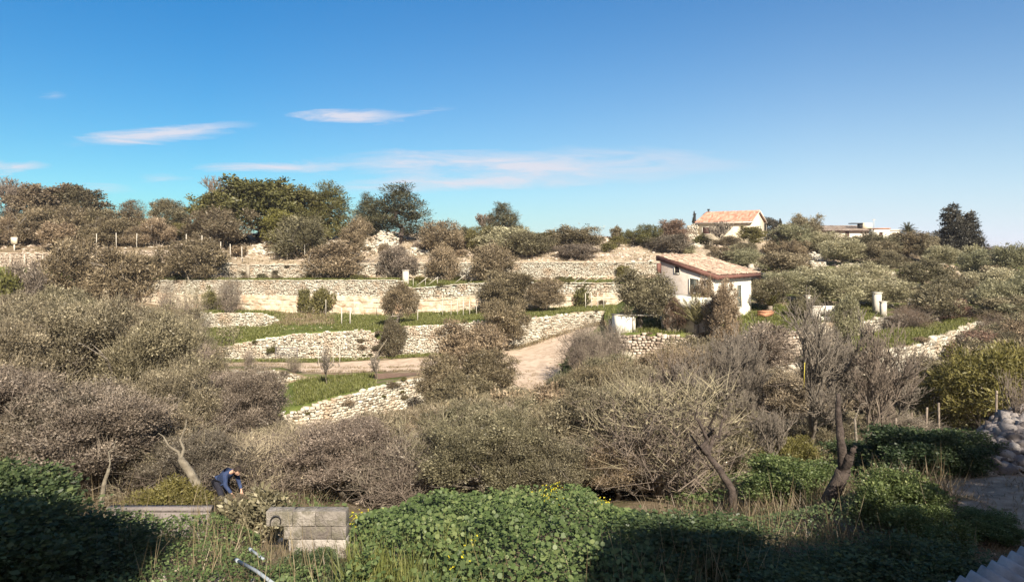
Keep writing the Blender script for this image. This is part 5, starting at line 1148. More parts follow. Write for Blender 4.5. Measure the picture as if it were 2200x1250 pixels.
# right-hand olive grove
GR = 'olives of the grove right of the houses'
for row in [
 ('olivef', 1640, 1740, 545, 84, 'olive just right of the sloping roof, topmost of its cluster', 'olive'),
 ('olivef', 1560, 1650, 536, 92, 'grey green olive directly behind the sloping roof', 'olive_green'),
 ('olivef', 1660, 1745, 485, 108, 'olive left of the pinkish ridge house', 'olive_green'),
 ('olivef', 1735, 1810, 500, 106, 'olive under the left end of the ridge house roof', 'olive_green'),
 ('olivef', 1770, 1850, 517, 96, 'light green olive beside the white rocks', 'olive_green'),
 ('olivef', 1840, 1930, 502, 104, 'dark olive below the ridge house chimney', 'olive'),
 ('olivef', 1845, 1925, 520, 98, 'round olive with pale trunk above the whitish wall pieces', 'olive'),
 ('olivef', 1890, 1935, 540, 92, 'small dark round olive on the whitish wall step', 'olive'),
 ('olivef', 1905, 1990, 500, 106, 'olive left of the round-headed palm', 'olive_brown'),
 ('olivef', 1960, 2015, 505, 104, 'olive right of the round-headed palm', 'olive'),
 ('olivef', 1990, 2060, 530, 98, 'low olive at the left foot of the dark cypress', 'olive_green'),
 ('olivef', 2060, 2140, 540, 90, 'low olives at the right foot of the dark cypress', 'olive_green'),
 ('olivef', 2125, 2205, 530, 84, 'light grey round olive on the right edge against the far hill', 'olive_green'),
 ('olivef', 1930, 2035, 560, 82, 'large dark olive in the middle of the grove', 'olive'),
 ('olivef', 2030, 2100, 600, 76, 'olive under the bare pale rock bank', 'olive'),
 ('olivef', 1700, 1800, 575, 76, 'silvery olive left of the grove centre', 'olive_green'),
 ('olivef', 1640, 1720, 585, 72, 'olive behind the fan palm', 'olive_green'),
 ('olivef', 1790, 1900, 565, 80, 'pale green olive in the grove centre', 'olive_green'),
 ('olivef', 1720, 1840, 590, 70, 'broad silvery olive above the white garden wall', 'olive_green'),
 ('olivef', 1830, 1950, 600, 70, 'broad olive above the tallest white pillar', 'olive_green'),
 ('olivef', 1610, 1690, 600, 67, 'olive touching the right corner of the bright wall', 'olive'),
 ('olivef', 1925, 2020, 620, 73, 'brownish olive right of the small square pillar', 'olive_brown'),
 ('olivef', 2020, 2110, 630, 74, 'olive above the upper end of the sunlit wall', 'olive'),
 ('olivef', 2080, 2190, 580, 76, 'big greyish olive with a light forked trunk at the right', 'olive_green'),
 ('olivef', 2110, 2210, 640, 66, 'olive at the right edge below the forked one', 'olive'),
 ('olivef', 2150, 2240, 600, 70, 'olive cut by the right edge of the view', 'olive_green'),
 ('shrub', 1995, 2080, 645, 69, 'pinkish red bush behind the sunlit wall', 'red'),
 ('twiggy', 1905, 1990, 655, 62.5, 'reddish twiggy bush hanging over the rubble wall', 'red'),
 ('twiggy', 2090, 2170, 670, 64, 'reddish shrub at the top end of the sunlit wall', 'red'),
 ('shrub', 1795, 1850, 640, 60.6, 'loose pale leaved shrub between two garden pillars', 'olive_green'),
 ('shrub', 1700, 1760, 640, 64, 'greyish bush beside the thin garden pillar', 'olive'),
 ('shrub', 2020, 2210, 755, 32, 'broad yellow green broom bush over the dark hollow at right', 'broom'),
 ('shrub', 2120, 2260, 745, 36, 'yellow green broom bush at the right edge', 'broom'),
 ('shrub', 1940, 2060, 770, 44, 'rusty brown brambles at the foot of the sunlit wall', 'rust'),
 ('shrub', 2050, 2160, 715, 50, 'reddish brown bush above the broom', 'red'),
 ('shrub', 2150, 2260, 690, 54, 'grey brown bush at the right edge above the broom', 'olive_brown'),
 ('shrub', 1900, 1990, 820, 38, 'rusty leaved bush left of the dark hollow', 'rust'),
 ('shrub', 1975, 2070, 815, 33, 'dark bramble mass behind the fence posts at right', 'oak')]:
    T(*row[:6], cat='olive' if row[0] == 'olivef' else 'bush', mat=row[6])
T('conifer', 2008, 2100, 449, 108, 'large dark cypress with a reddish right side on the right skyline', cat='cypress', rz=0, fill=.88)

for row in [
 ('airy', 40, 300, 655, 31, 'largest open-crowned tree of the left thicket', 'scrub'), ('airy', 230, 450, 690, 29, 'open-crowned tree right of the largest one in the left thicket', 'scrub_green'),
 ('airy', -110, 90, 700, 27, 'open-crowned tree at the left edge over the dark leafy shrubs', 'scrub'), ('airy', 450, 605, 800, 31, 'rounded airy tree at the right end of the left thicket', 'scrub_violet'),
 ('airy', 270, 440, 800, 25, 'spreading grey tree above the thick pale leaning trunk', 'scrub'), ('airy', 700, 900, 895, 24.5, 'rounded airy tree behind the block wall', 'scrub'),
 ('airy', 1240, 1420, 770, 40, 'airy greenish tree right of the pale road end', 'scrub_green'), ('airy', 1330, 1520, 800, 29, 'wide airy tree left of the pale leafless one', 'scrub'), ('airy', 960, 1140, 880, 26, 'airy tree below the large olive at the fork', 'scrub')]:
    T(*row[:6], cat='tree', mat=row[6])
# ------------------------------------------------------------------ the thickets: many look-alike bushes, region by region
ORD = 'leftmost,second,third,fourth,fifth,sixth,seventh,eighth,ninth,tenth,eleventh,twelfth,thirteenth,fourteenth,fifteenth,sixteenth,seventeenth,eighteenth'.split(',')
ROWN = ['front', 'second', 'third', 'fourth', 'fifth', 'sixth']
TONE = dict(scrub='brown', scrub_green='greenish grey', scrub_violet='mauve grey', olive_brown='dark brown', rust='rusty', oak='dark green', olive='grey green', olive_green='pale green', broom='yellow green')
def name_row(objs, label):
    """every bush of a thicket gets a label of its own: tone, size and its place, rows counted from the front"""
    objs.sort(key=lambda t: t[1]); k = max(1, min(6, math.ceil(len(objs)/9))); per = math.ceil(len(objs)/k); where = label.split('|')[1]
    for i in range(k):
        row = sorted(objs[i*per:(i+1)*per], key=lambda t: t[0])
        for j, (px, Y, h_, kd, mt, o_) in enumerate(row):
            size = 'small' if h_ < 1.2 else 'low' if h_ < 2.2 else 'middling' if h_ < 3.2 else 'tall'
            pos = ORD[j] if j == 0 else 'rightmost' if j == len(row)-1 else ORD[j]+' from left'
            o_['label'] = f"{size} {TONE[mt]} bush, {pos} in the {ROWN[i] if k > 1 else 'only'} row {where}"
def thicket(region, n_, label, group, env, kinds, mats, hmin=1.6, hmax=4.2, wmin=3.0, wmax=4.6, seed=0, sep=1.9):
    """region: (px0, px1, Y0, Y1); env: rows above which nothing may rise, by column"""
    r_ = random.Random(seed); done = []; tries = 0; objs = []
    while len(done) < n_ and tries < 4000:
        tries += 1
        Y = r_.uniform(region[2], region[3]); px = r_.uniform(region[0], region[1]); x = to_x(px, Y)
        if any((x-a)**2+(Y-b_)**2 < sep**2 for a, b_ in done): continue
        if (abs(px-474) < 48 and Y < 23.2) or (590 < px < 668 and Y < 27.5): continue
        g_ = G(px, Y); lim = zof(Y, np.interp(px, *zip(*env)))-g_; h_ = min(r_.uniform(hmin, hmax), lim*r_.uniform(.88, 1.03))
        if h_ < .7: continue
        w_ = min(r_.uniform(wmin, wmax), h_*1.12+.55)
        kd = r_.choice(kinds); mt = r_.choice(mats); done.append((x, Y))
        objs.append((px, Y, h_, kd, mt, place(kd, px, Y, w_, h_, label, 'bush', group, mt)))
    name_row(objs, label)
    return len(done)
q = []
q.append(thicket((-120, 420, 44, 72), 60, "x|of the high left thicket", 'bushes of the high left thicket', [(-120, 600), (60, 600), (200, 612), (330, 650), (420, 700)], ['airy', 'scrub', 'olive', 'airy', 'twiggy'], ['scrub', 'scrub_green', 'olive_brown', 'scrub_green', 'scrub'], 2.2, 5.2, 3.2, 4.8, seed=1, sep=2.2))
q.append(thicket((-60, 640, 30, 46), 58, "x|of the middle left thicket", 'bushes in the middle of the left thicket', [(-60, 660), (300, 690), (430, 760), (500, 860), (580, 905), (640, 915)], ['airy', 'olive', 'airy', 'scrub', 'twiggy'], ['scrub', 'olive_brown', 'scrub_violet', 'scrub_green', 'olive_brown'], 1.6, 5.4, 3.0, 5.0, seed=2, sep=1.7))
q.append(thicket((-40, 600, 20.5, 30), 34, "x|at the left thicket's foot", 'bushes at the foot of the left thicket', [(-40, 790), (300, 850), (420, 940), (520, 960), (600, 900)], ['airy', 'scrub', 'twiggy'], ['scrub', 'scrub_violet', 'scrub'], 1.8, 4.2, seed=3, sep=1.4))
q.append(thicket((520, 760, 30, 47), 10, "x|before the lowest wall", 'bushes before the lowest wall', [(520, 900), (600, 928), (760, 905)], ['scrub', 'twiggy'], ['scrub', 'scrub_violet'], 1.6, 3.2, seed=4, sep=2.2))
q.append(thicket((690, 1160, 20.5, 31), 34, "x|behind the sunny weeds", 'bushes behind the sunny weeds', [(690, 930), (760, 895), (900, 905), (1000, 870), (1160, 880)], ['airy', 'olive', 'airy', 'twiggy'], ['scrub', 'scrub_violet', 'olive_brown', 'scrub_green'], 1.5, 4.2, seed=5, sep=1.5))
q.append(thicket((850, 1450, 32, 47), 60, "x|below the pale road", 'bushes on the valley floor', [(850, 885), (960, 860), (1120, 835), (1200, 838), (1260, 800), (1350, 765), (1450, 745)], ['airy', 'olive', 'airy', 'shrub'], ['scrub_green', 'scrub', 'olive_brown', 'olive_brown'], 1.4, 5.0, seed=6, sep=1.75))
q.append(thicket((1170, 1480, 19.5, 32), 26, "x|of the central right thicket", 'bushes of the central right thicket', [(1170, 880), (1300, 840), (1480, 800)], ['airy', 'olive', 'airy', 'twiggy'], ['scrub', 'scrub_green', 'olive_brown'], 1.5, 5.0, seed=7, sep=1.5))
q.append(thicket((1400, 1900, 34, 52), 17, "x|behind the leafless trees", 'bushes behind the leafless trees', [(1400, 745), (1530, 730), (1600, 780), (1700, 800), (1760, 800), (1900, 810)], ['twiggy', 'scrub', 'twiggy', 'scrub'], ['scrub_violet', 'scrub', 'scrub_green', 'scrub_violet'], 2.2, 4.2, seed=8, sep=2.2))
q.append(thicket((1450, 1960, 24, 33), 13, "x|among the leafless trees", 'bushes among the leafless trees', [(1450, 860), (1650, 900), (1800, 880), (1960, 880)], ['twiggy', 'scrub'], ['scrub_violet', 'scrub', 'scrub_green'], 1.6, 3.2, seed=9, sep=2.1))
q.append(thicket((1960, 2330, 36, 64), 26, "x|on the right-hand slope", 'bushes on the right slope', [(1960, 830), (2040, 760), (2120, 700), (2200, 660), (2330, 650)], ['shrub', 'scrub', 'shrub'], ['olive_brown', 'rust', 'scrub_green', 'olive'], 1.8, 3.4, seed=10, sep=2.4))
q.append(thicket((2000, 2330, 64, 92), 16, "x|of the lower right grove", 'dusty olives of the lower right grove', [(2000, 600), (2100, 580), (2200, 560), (2330, 555)], ['olivef'], ['olive_green', 'olive'], 2.5, 3.8, 3.5, 5.0, seed=11, sep=3.4))
q.append(thicket((1480, 1700, 52, 59), 7, "x|below the garden pillars", 'shrubs below the garden pillars', [(1480, 705), (1600, 655), (1700, 660)], ['scrub', 'shrub'], ['olive_brown', 'scrub_violet', 'olive'], 1.8, 3.4, seed=12, sep=2.0))
q.append(thicket((380, 1420, 101, 123), 60, "x|on the upper rocky slope", 'low bushes of the upper slope', [(380, 500), (520, 470), (700, 470), (960, 490), (1000, 500), (1200, 495), (1420, 500)], ['ball', 'shrub', 'ball'], ['olive_brown', 'rust', 'oak', 'scrub_violet'], .7, 2.0, 1.6, 3.8, seed=13, sep=2.2))
q.append(thicket((-100, 390, 101, 124), 34, "x|of the left skyline wood", 'bushes of the left skyline wood', [(-100, 445), (40, 430), (200, 445), (270, 470), (390, 465)], ['shrub', 'oak', 'shrub'], ['olive_brown', 'rust', 'olive_brown', 'oak'], 2.4, 4.6, 3, 5, seed=14, sep=2.7))
q.append(thicket((1440, 2120, 92, 126), 46, "x|among the upper right olives", 'bushes among the upper right olives', [(1440, 528), (1620, 522), (1760, 500), (1850, 508), (1960, 512), (2120, 530)], ['shrub', 'olivef', 'ball'], ['olive_green', 'olive_brown', 'olive', 'rust'], 1.0, 2.8, 2.4, 4.4, seed=15, sep=2.8))
q.append(thicket((440, 640, 61, 63), 3, "x|on the road verge", 'saplings on the road verge', [(440, 700), (660, 735)], ['twiggy'], ['scrub_violet', 'scrub'], 1.4, 2.2, .8, 1.3, seed=16, sep=2.0))
q.append(thicket((260, 1330, 91.5, 96.5), 26, "x|below the long top wall", 'weed cushions at the foot of the long top wall', [(260, 560), (1330, 580)], ['ball'], ['oak', 'rust', 'broom', 'olive_brown'], .3, .8, .8, 2.0, seed=17, sep=1.2))
q.append(thicket((250, 1330, 88.6, 89.2), 26, "x|on the tall bedrock wall", 'tufts in the bedrock wall', [(260, 560), (1330, 580)], ['ball'], ['oak', 'rust', 'broom'], .3, .7, .6, 1.3, seed=18, sep=1.0))
print('thickets', q)
r_ = random.Random(99); tl = []
for key, a_, b_, n_ in (('C', 430, 1290, 16), ('D', 640, 920, 7), ('D', 1700, 2110, 12), ('A', 530, 1400, 12), ('B', 880, 1330, 8), ('C', 1330, 2050, 14), ('G', 440, 640, 4)):
    for q_ in range(n_):
        px = r_.uniform(a_, b_); Yc, Zc = cols(px); i = WI[key]; f_ = r_.choice([.1, .35, .6, .85, 1.0]); s_ = r_.uniform(.35, 1.1)
        if Zc[i+1][0]-Zc[i][0] < .5: continue
        y_ = float(Yc[i][0])-.22; mt = r_.choice(['oak', 'rust', 'broom', 'olive_brown'])
        tl.append((px, y_, s_*.6, 'ball', mt, place('ball', px, y_, s_, s_*r_.uniform(.4, .8), '', 'plant', 'weeds rooted in the wall faces', mt, z=float(Zc[i][0]+(Zc[i+1][0]-Zc[i][0])*f_))))
name_row(tl, 'x|of weeds rooted in walls')
# lift the ledge tufts onto the bedrock ledge
for o_ in C.objects:
    if o_.get('group') == 'tufts in the bedrock wall':
        px = to_px(o_.location.x, o_.location.y); Yc, Zc = cols(px); i = WI['B']; o_.location.y = float(Yc[i][0])-.45; o_.location.z = float(Zc[i][0]+(Zc[i+1][0]-Zc[i][0])*random.choice([.5, .55, .58]))

# ------------------------------------------------------------------ grass, weeds (uncountable)
def blades(name, label, pts, hgt, mat, per=8, wd=.02, seed=0, lean=.35, spread=.12, kindtag=True):
    r_ = np.random.default_rng(seed); pts = np.array(pts); idx = np.repeat(np.arange(len(pts)), per); n_ = len(idx)
    Pn = pts[idx]+np.stack([r_.normal(size=n_)*spread, r_.normal(size=n_)*spread, np.zeros(n_)], 1); D = unit(np.stack([r_.normal(size=n_)*lean, r_.normal(size=n_)*lean, np.ones(n_)], 1))
    V = leaf_arrays(Pn, D, hgt*(.5+.9*r_.random(n_)), np.full(n_, wd), r_); var = np.clip(.25*r_.random(len(pts))[idx]+.75*r_.random(n_)**1.2, 0, 1)
    o_ = from_arrays(name, V, np.arange(n_*4).reshape(-1, 4), M[mat], None, var); tag(o_, label, kind='stuff'); return o_
r = np.random.default_rng(5)
def pts_in(px0, px1, fY, n_, dz=0, test=None):
    o_ = []
    while len(o_) < n_:
        px = r.uniform(px0, px1); a, b = fY(px); Y = r.uniform(a, b)
        if test and not test(px, Y): continue
        if Y > 40 and vnoise(np.array([to_x(px, Y)*.55+60]), np.array([Y*.9+60]), 3)[0] < .42*r.random()+.1: continue
        o_.append((to_x(px, Y), Y, G(px, Y)+dz))
    return o_
cY = lambda px, k, t=0: float(np.interp(px, lines[k][0], lines[k][1]))
iB, iC, i1, iD, iA, iG = WI['B'], WI['C'], WI['1'], WI['D'], WI['A'], WI['G']
notpath = lambda px, Y: not (600 < px < 720 and r.random() < .75)
g = pts_in(430, 1320, lambda px: (cY(px, iC+1)+.1, cY(px, iB)-.1), 5200, 0, notpath)
g += pts_in(250, 1330, lambda px: (cY(px, iB+1)+.2, cY(px, iA)-.1), 1800)
g += pts_in(640, 800, lambda px: (cY(px, iD+1)+.1, cY(px, iG)-.5), 900)
g += pts_in(430, 1000, lambda px: (cY(px, iC)-1.6, cY(px, iC)-.2), 500)
g += pts_in(1330, 1900, lambda px: (cY(px, iC+1)+.2, cY(px, i1)-.3), 1600)
g += pts_in(1840, 2110, lambda px: (cY(px, iD+1)+.2, cY(px, iC)-.3), 1500)
blades('grass', 'green grass on the terraces', g, .3, 'grass', 14, .05, 1, .45, .2)
d = pts_in(-200, 1450, lambda px: (cY(px, iA+1)+.3, 118), 1500)+pts_in(1100, 1300, lambda px: (cY(px, iC)-1.4, cY(px, iC)-.1), 200)+pts_in(590, 720, lambda px: (80, 89), 300)
blades('dry_grass', 'dry straw coloured grass over the rocky slope', d, .35, 'drygrass', 10, .05, 2, .4, .25)
rd = [(to_x(px, Y), Y, G(px, Y)+.03) for px, Y in [(r.uniform(430, 1090), 66.8+r.normal()*.35) for _ in range(260)]+[(r.uniform(1100, 1215), r.uniform(50, 64)) for _ in range(90)]+[(1215+r.normal()*14, r.uniform(52, 66)) for _ in range(200)]+[(r.uniform(430, 1080), 64.6+r.normal()*.3) for _ in range(260)]]
blades('dry_grass', 'sparse dry tufts growing along the dirt road', rd, .16, 'drygrass', 9, .04, 21, .5, .15)
# foreground weeds: broad-leaved mallow and nettle over lumps
def wh(x, Y):
    return .1+.6*fbm(x*.6+20, Y*.6+20, 2)+.5*(fbm(x*1.9+50, Y*1.9+50, 4)-.2)
def weeds(name, label, px0, px1, Y0, Y1, dens, mat, hs=1.0, ll=.075, seed=0, env=None, flowers=None, mask=None, lw=.95):
    r_ = np.random.default_rng(seed); area = abs(to_x(px1, (Y0+Y1)/2)-to_x(px0, (Y0+Y1)/2))*(Y1-Y0); n_ = int(area*dens)
    x = r_.uniform(to_x(px0, Y1) if px0 < 1100 else to_x(px0, Y0), to_x(px1, Y1) if px1 > 1100 else to_x(px1, Y0), n_); Y = r_.uniform(Y0, Y1, n_)
    px = 1100+FX*x/np.maximum(Y, 12)
    edge = np.minimum.reduce([(px-px0)/60, (px1-px)/60, (Y-Y0)/.5+.3, (Y1-Y)/.5+.3]); keep = edge > r_.random(n_)*.8
    if mask is not None: keep &= mask(px, Y, r_)
    keep &= vnoise(x*1.7+40, Y*1.7+40, seed) > .30-.25*r_.random(n_); x, Y, px, edge = x[keep], Y[keep], px[keep], edge[keep]; n_ = len(x)
    gz_ = np.array([G(a, b) for a, b in zip(px, Y)]); H_ = hs*np.clip(wh(x, Y), .12, None)*np.clip(edge, .35, 1)
    if env is not None: H_ = np.minimum(H_, np.maximum(.1, zof(Y, np.interp(px, *zip(*env)))-gz_))
    z = gz_+H_*(1-.75*r_.random(n_)**1.7)
    D = unit(np.stack([r_.normal(size=n_), r_.normal(size=n_)-.25, .35+.5*r_.random(n_)], 1)); Ln = ll*(.35+1.25*r_.random(n_)**1.6)*(.7+.7*vnoise(x*.9+9, Y*.9+9, seed+3))
    Pn = np.stack([x, Y, z], 1); nrm = unit(np.stack([r_.normal(size=n_)*.5, r_.normal(size=n_)*.5-.3, np.ones(n_)], 1)); S = unit(np.cross(D, nrm)); D = np.cross(nrm, S); Wd = Ln*lw
    k = np.array([(0, 0), (.25, .42), (.72, .5), (1, 0), (.72, -.5), (.25, -.42)])
    cup = np.array([0, .07, .05, -.06, .05, .07])
    V = np.stack([Pn+D*(Ln*a)[:, None]+S*(Wd*b)[:, None]+nrm*(Ln*c)[:, None] for (a, b), c in zip(k, cup)], 1).reshape(-1, 3)
    patch = 1.1*fbm(x*.9+30, Y*.9+30, seed+7)
    var = np.clip(.5*patch+.55*r_.random(n_)-.05, 0, 1)
    o_ = from_arrays(name, V, np.arange(n_*6).reshape(-1, 6), M[mat], None, var); tag(o_, label, kind='stuff')
    if flowers:
        sel = r_.choice(n_, flowers); Pf_ = Pn[sel]; Pf_[:, 2] = gz_[sel]+H_[sel]+.03; return Pf_
fl = []
envC = [(200, 1110), (560, 1130), (580, 1215), (745, 1215), (760, 1110), (860, 1090), (900, 1060), (1000, 1045), (1090, 1050), (1150, 1030), (1250, 1040), (1300, 1085), (1400, 1110), (1500, 1130), (1700, 1160)]
p_ = weeds('mallow_weeds', 'broad-leaved green weeds filling the sunny foreground', 745, 1430, 9.4, 17.5, 900, 'mallow', 1.5, .058, 1, envC, 400); fl.append(p_)
weeds('low_weeds', 'mixed low weeds at the lower left before the block wall', 180, 770, 9.0, 16.4, 900, 'mallow', .9, .048, 2, [(200, 1120), (300, 1095), (430, 1085), (560, 1150), (585, 1215), (745, 1215), (770, 1200)], None, lambda px, Y, r_: ~((px > 560) & (px < 760) & (Y > 13.0)), .55)
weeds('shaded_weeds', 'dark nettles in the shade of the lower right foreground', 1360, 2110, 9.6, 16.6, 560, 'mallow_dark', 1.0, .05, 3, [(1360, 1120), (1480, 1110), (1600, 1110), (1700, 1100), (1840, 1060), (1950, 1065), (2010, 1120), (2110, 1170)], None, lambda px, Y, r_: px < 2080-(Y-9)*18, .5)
weeds('bright_weeds', 'sunlit green weeds at the foot of the leafless trees', 1420, 1990, 16.6, 25, 260, 'mallow', .55, .06, 4)
weeds('lawn_weeds', 'patchy green weeds on the valley floor left of centre', 380, 760, 19, 34, 70, 'mallow', .35, .08, 5)
weeds('lawn_weeds', 'green weeds under the bushes behind the block wall', 740, 900, 14.5, 19, 300, 'mallow', .4, .07, 6)
ug = []
for (a, b, y0, y1, n_) in ((180, 760, 9.5, 16.5, 150), (1380, 2050, 9.6, 17, 380), (1000, 1400, 9.5, 11.5, 120), (0, 700, 16, 24, 260)):
    for i in range(n_): px = r.uniform(a, b); Y = r.uniform(y0, y1); ug.append((to_x(px, Y), Y, G(px, Y)+.1*r.random()))
blades('undergrowth', 'dry brown undergrowth between the green weeds', ug, .45, 'deadweed', 16, .013, 23, .5, .16)
# yellow flowers among the weeds
fp = []
rr = np.random.default_rng(8)
P_ = fl[0]; pxf = 1100+FX*P_[:, 0]/np.maximum(P_[:, 1], 12); rowf = HY-P_[:, 2]/P_[:, 1]*FX
for a, b, c_, n_ in ((1190, 1060, 16, 60), (1300, 1090, 12, 30), (1010, 1190, 60, 14)):
    dd = np.hypot(pxf-a, rowf-b); s_ = P_[np.argsort(dd)[:max(6, n_//8)]]; q_ = s_[rr.integers(len(s_), size=n_)]+rr.normal(size=(n_, 3))*np.array([.1, .2, .04]); fp.append(q_)
for i in range(60): px = rr.uniform(752, 830); Y = rr.uniform(15.2, 16.8); fp.append(np.array([[to_x(px, Y), Y, G(px, Y)+.35+.15*rr.random()]]))
fp = np.concatenate(fp); n_ = len(fp)*5; Pn = np.repeat(fp, 5, 0); D = unit(rr.normal(size=(n_, 3))+np.array([0, 0, .4])); V = leaf_arrays(Pn, D, np.full(n_, .028), np.full(n_, .024), rr)
tag(from_arrays('yellow_flowers', V, np.arange(n_*4).reshape(-1, 4), M['yellow'], None, rr.random(n_)), 'small yellow flowers dotted over the green weeds', kind='stuff')
# dry stalks sticking up in the foreground
ds = []
for (a, b, y0, y1, n_) in ((200, 560, 11, 16.5, 40), (560, 780, 9, 12.5, 20), (1050, 1500, 9.5, 11, 30), (1500, 2100, 10, 15, 30), (1430, 1960, 20, 30, 160), (0, 700, 19, 30, 120)):
    for i in range(n_): px = rr.uniform(a, b); Y = rr.uniform(y0, y1); ds.append((to_x(px, Y), Y, G(px, Y)+.05))
blades('dry_stalks', 'thin dry stalks rising from the weeds', ds, 1.0, 'drygrass', 5, .012, 9, .22, .12)
blades('grass', 'long grass clumps among the foreground weeds', pts_in(760, 1060, lambda px: (9, 12.5), 60, .15), .7, 'grass', 26, .018, 10, .3, .06)
fy = pts_in(1830, 2300, lambda px: (11.5, 20), 500); blades('grass', 'short sparse grass along the dirt path', fy, .14, 'drygrass', 8, .015, 11, .6, .12)

# individual leafy shrubs of the foreground
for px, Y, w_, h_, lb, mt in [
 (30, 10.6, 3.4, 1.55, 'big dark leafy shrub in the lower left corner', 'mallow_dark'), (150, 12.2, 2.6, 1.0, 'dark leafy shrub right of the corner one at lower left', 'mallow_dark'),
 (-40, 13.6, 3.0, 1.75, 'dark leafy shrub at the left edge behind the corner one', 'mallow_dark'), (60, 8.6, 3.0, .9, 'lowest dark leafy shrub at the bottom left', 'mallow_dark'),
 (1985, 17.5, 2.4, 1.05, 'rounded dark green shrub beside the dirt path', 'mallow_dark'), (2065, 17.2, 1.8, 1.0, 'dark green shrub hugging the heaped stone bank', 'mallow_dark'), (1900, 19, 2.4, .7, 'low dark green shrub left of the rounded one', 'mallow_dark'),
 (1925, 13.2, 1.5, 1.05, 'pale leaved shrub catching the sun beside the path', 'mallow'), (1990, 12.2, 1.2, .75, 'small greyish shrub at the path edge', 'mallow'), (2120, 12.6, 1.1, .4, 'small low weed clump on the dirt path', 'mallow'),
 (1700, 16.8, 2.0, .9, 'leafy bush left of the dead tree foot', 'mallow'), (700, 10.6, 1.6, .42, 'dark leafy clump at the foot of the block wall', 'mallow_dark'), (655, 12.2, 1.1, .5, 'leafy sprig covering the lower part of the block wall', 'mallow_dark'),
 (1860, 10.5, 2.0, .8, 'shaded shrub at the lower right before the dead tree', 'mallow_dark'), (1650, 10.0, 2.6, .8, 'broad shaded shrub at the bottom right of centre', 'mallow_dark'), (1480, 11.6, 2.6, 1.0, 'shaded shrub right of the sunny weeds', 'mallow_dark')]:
    place('leafy', px, Y, w_, h_, lb, 'shrub', None, mt)
for px, Y, w_, h_, lb, mt in [(475, 31, 1.2, .5, 'small orange leaved bush on the pale shelf in the valley', 'rust'), (360, 17.2, 1.6, 1.0, 'light green bush behind the low wall', 'broom'), (1700, 22.5, 1.6, 1.2, 'yellowish bush under the tallest bare tree', 'broom'), (560, 15.4, 1.2, 1.1, 'straggly yellowish bush at the left end of the block wall', 'scrub_green'), (665, 30, 1.4, .8, 'yellow flowering bush before the lowest wall', 'broom')]:
    place('ball' if w_ < 1.5 else 'shrub', px, Y, w_, h_, lb, 'bush', None, mt)

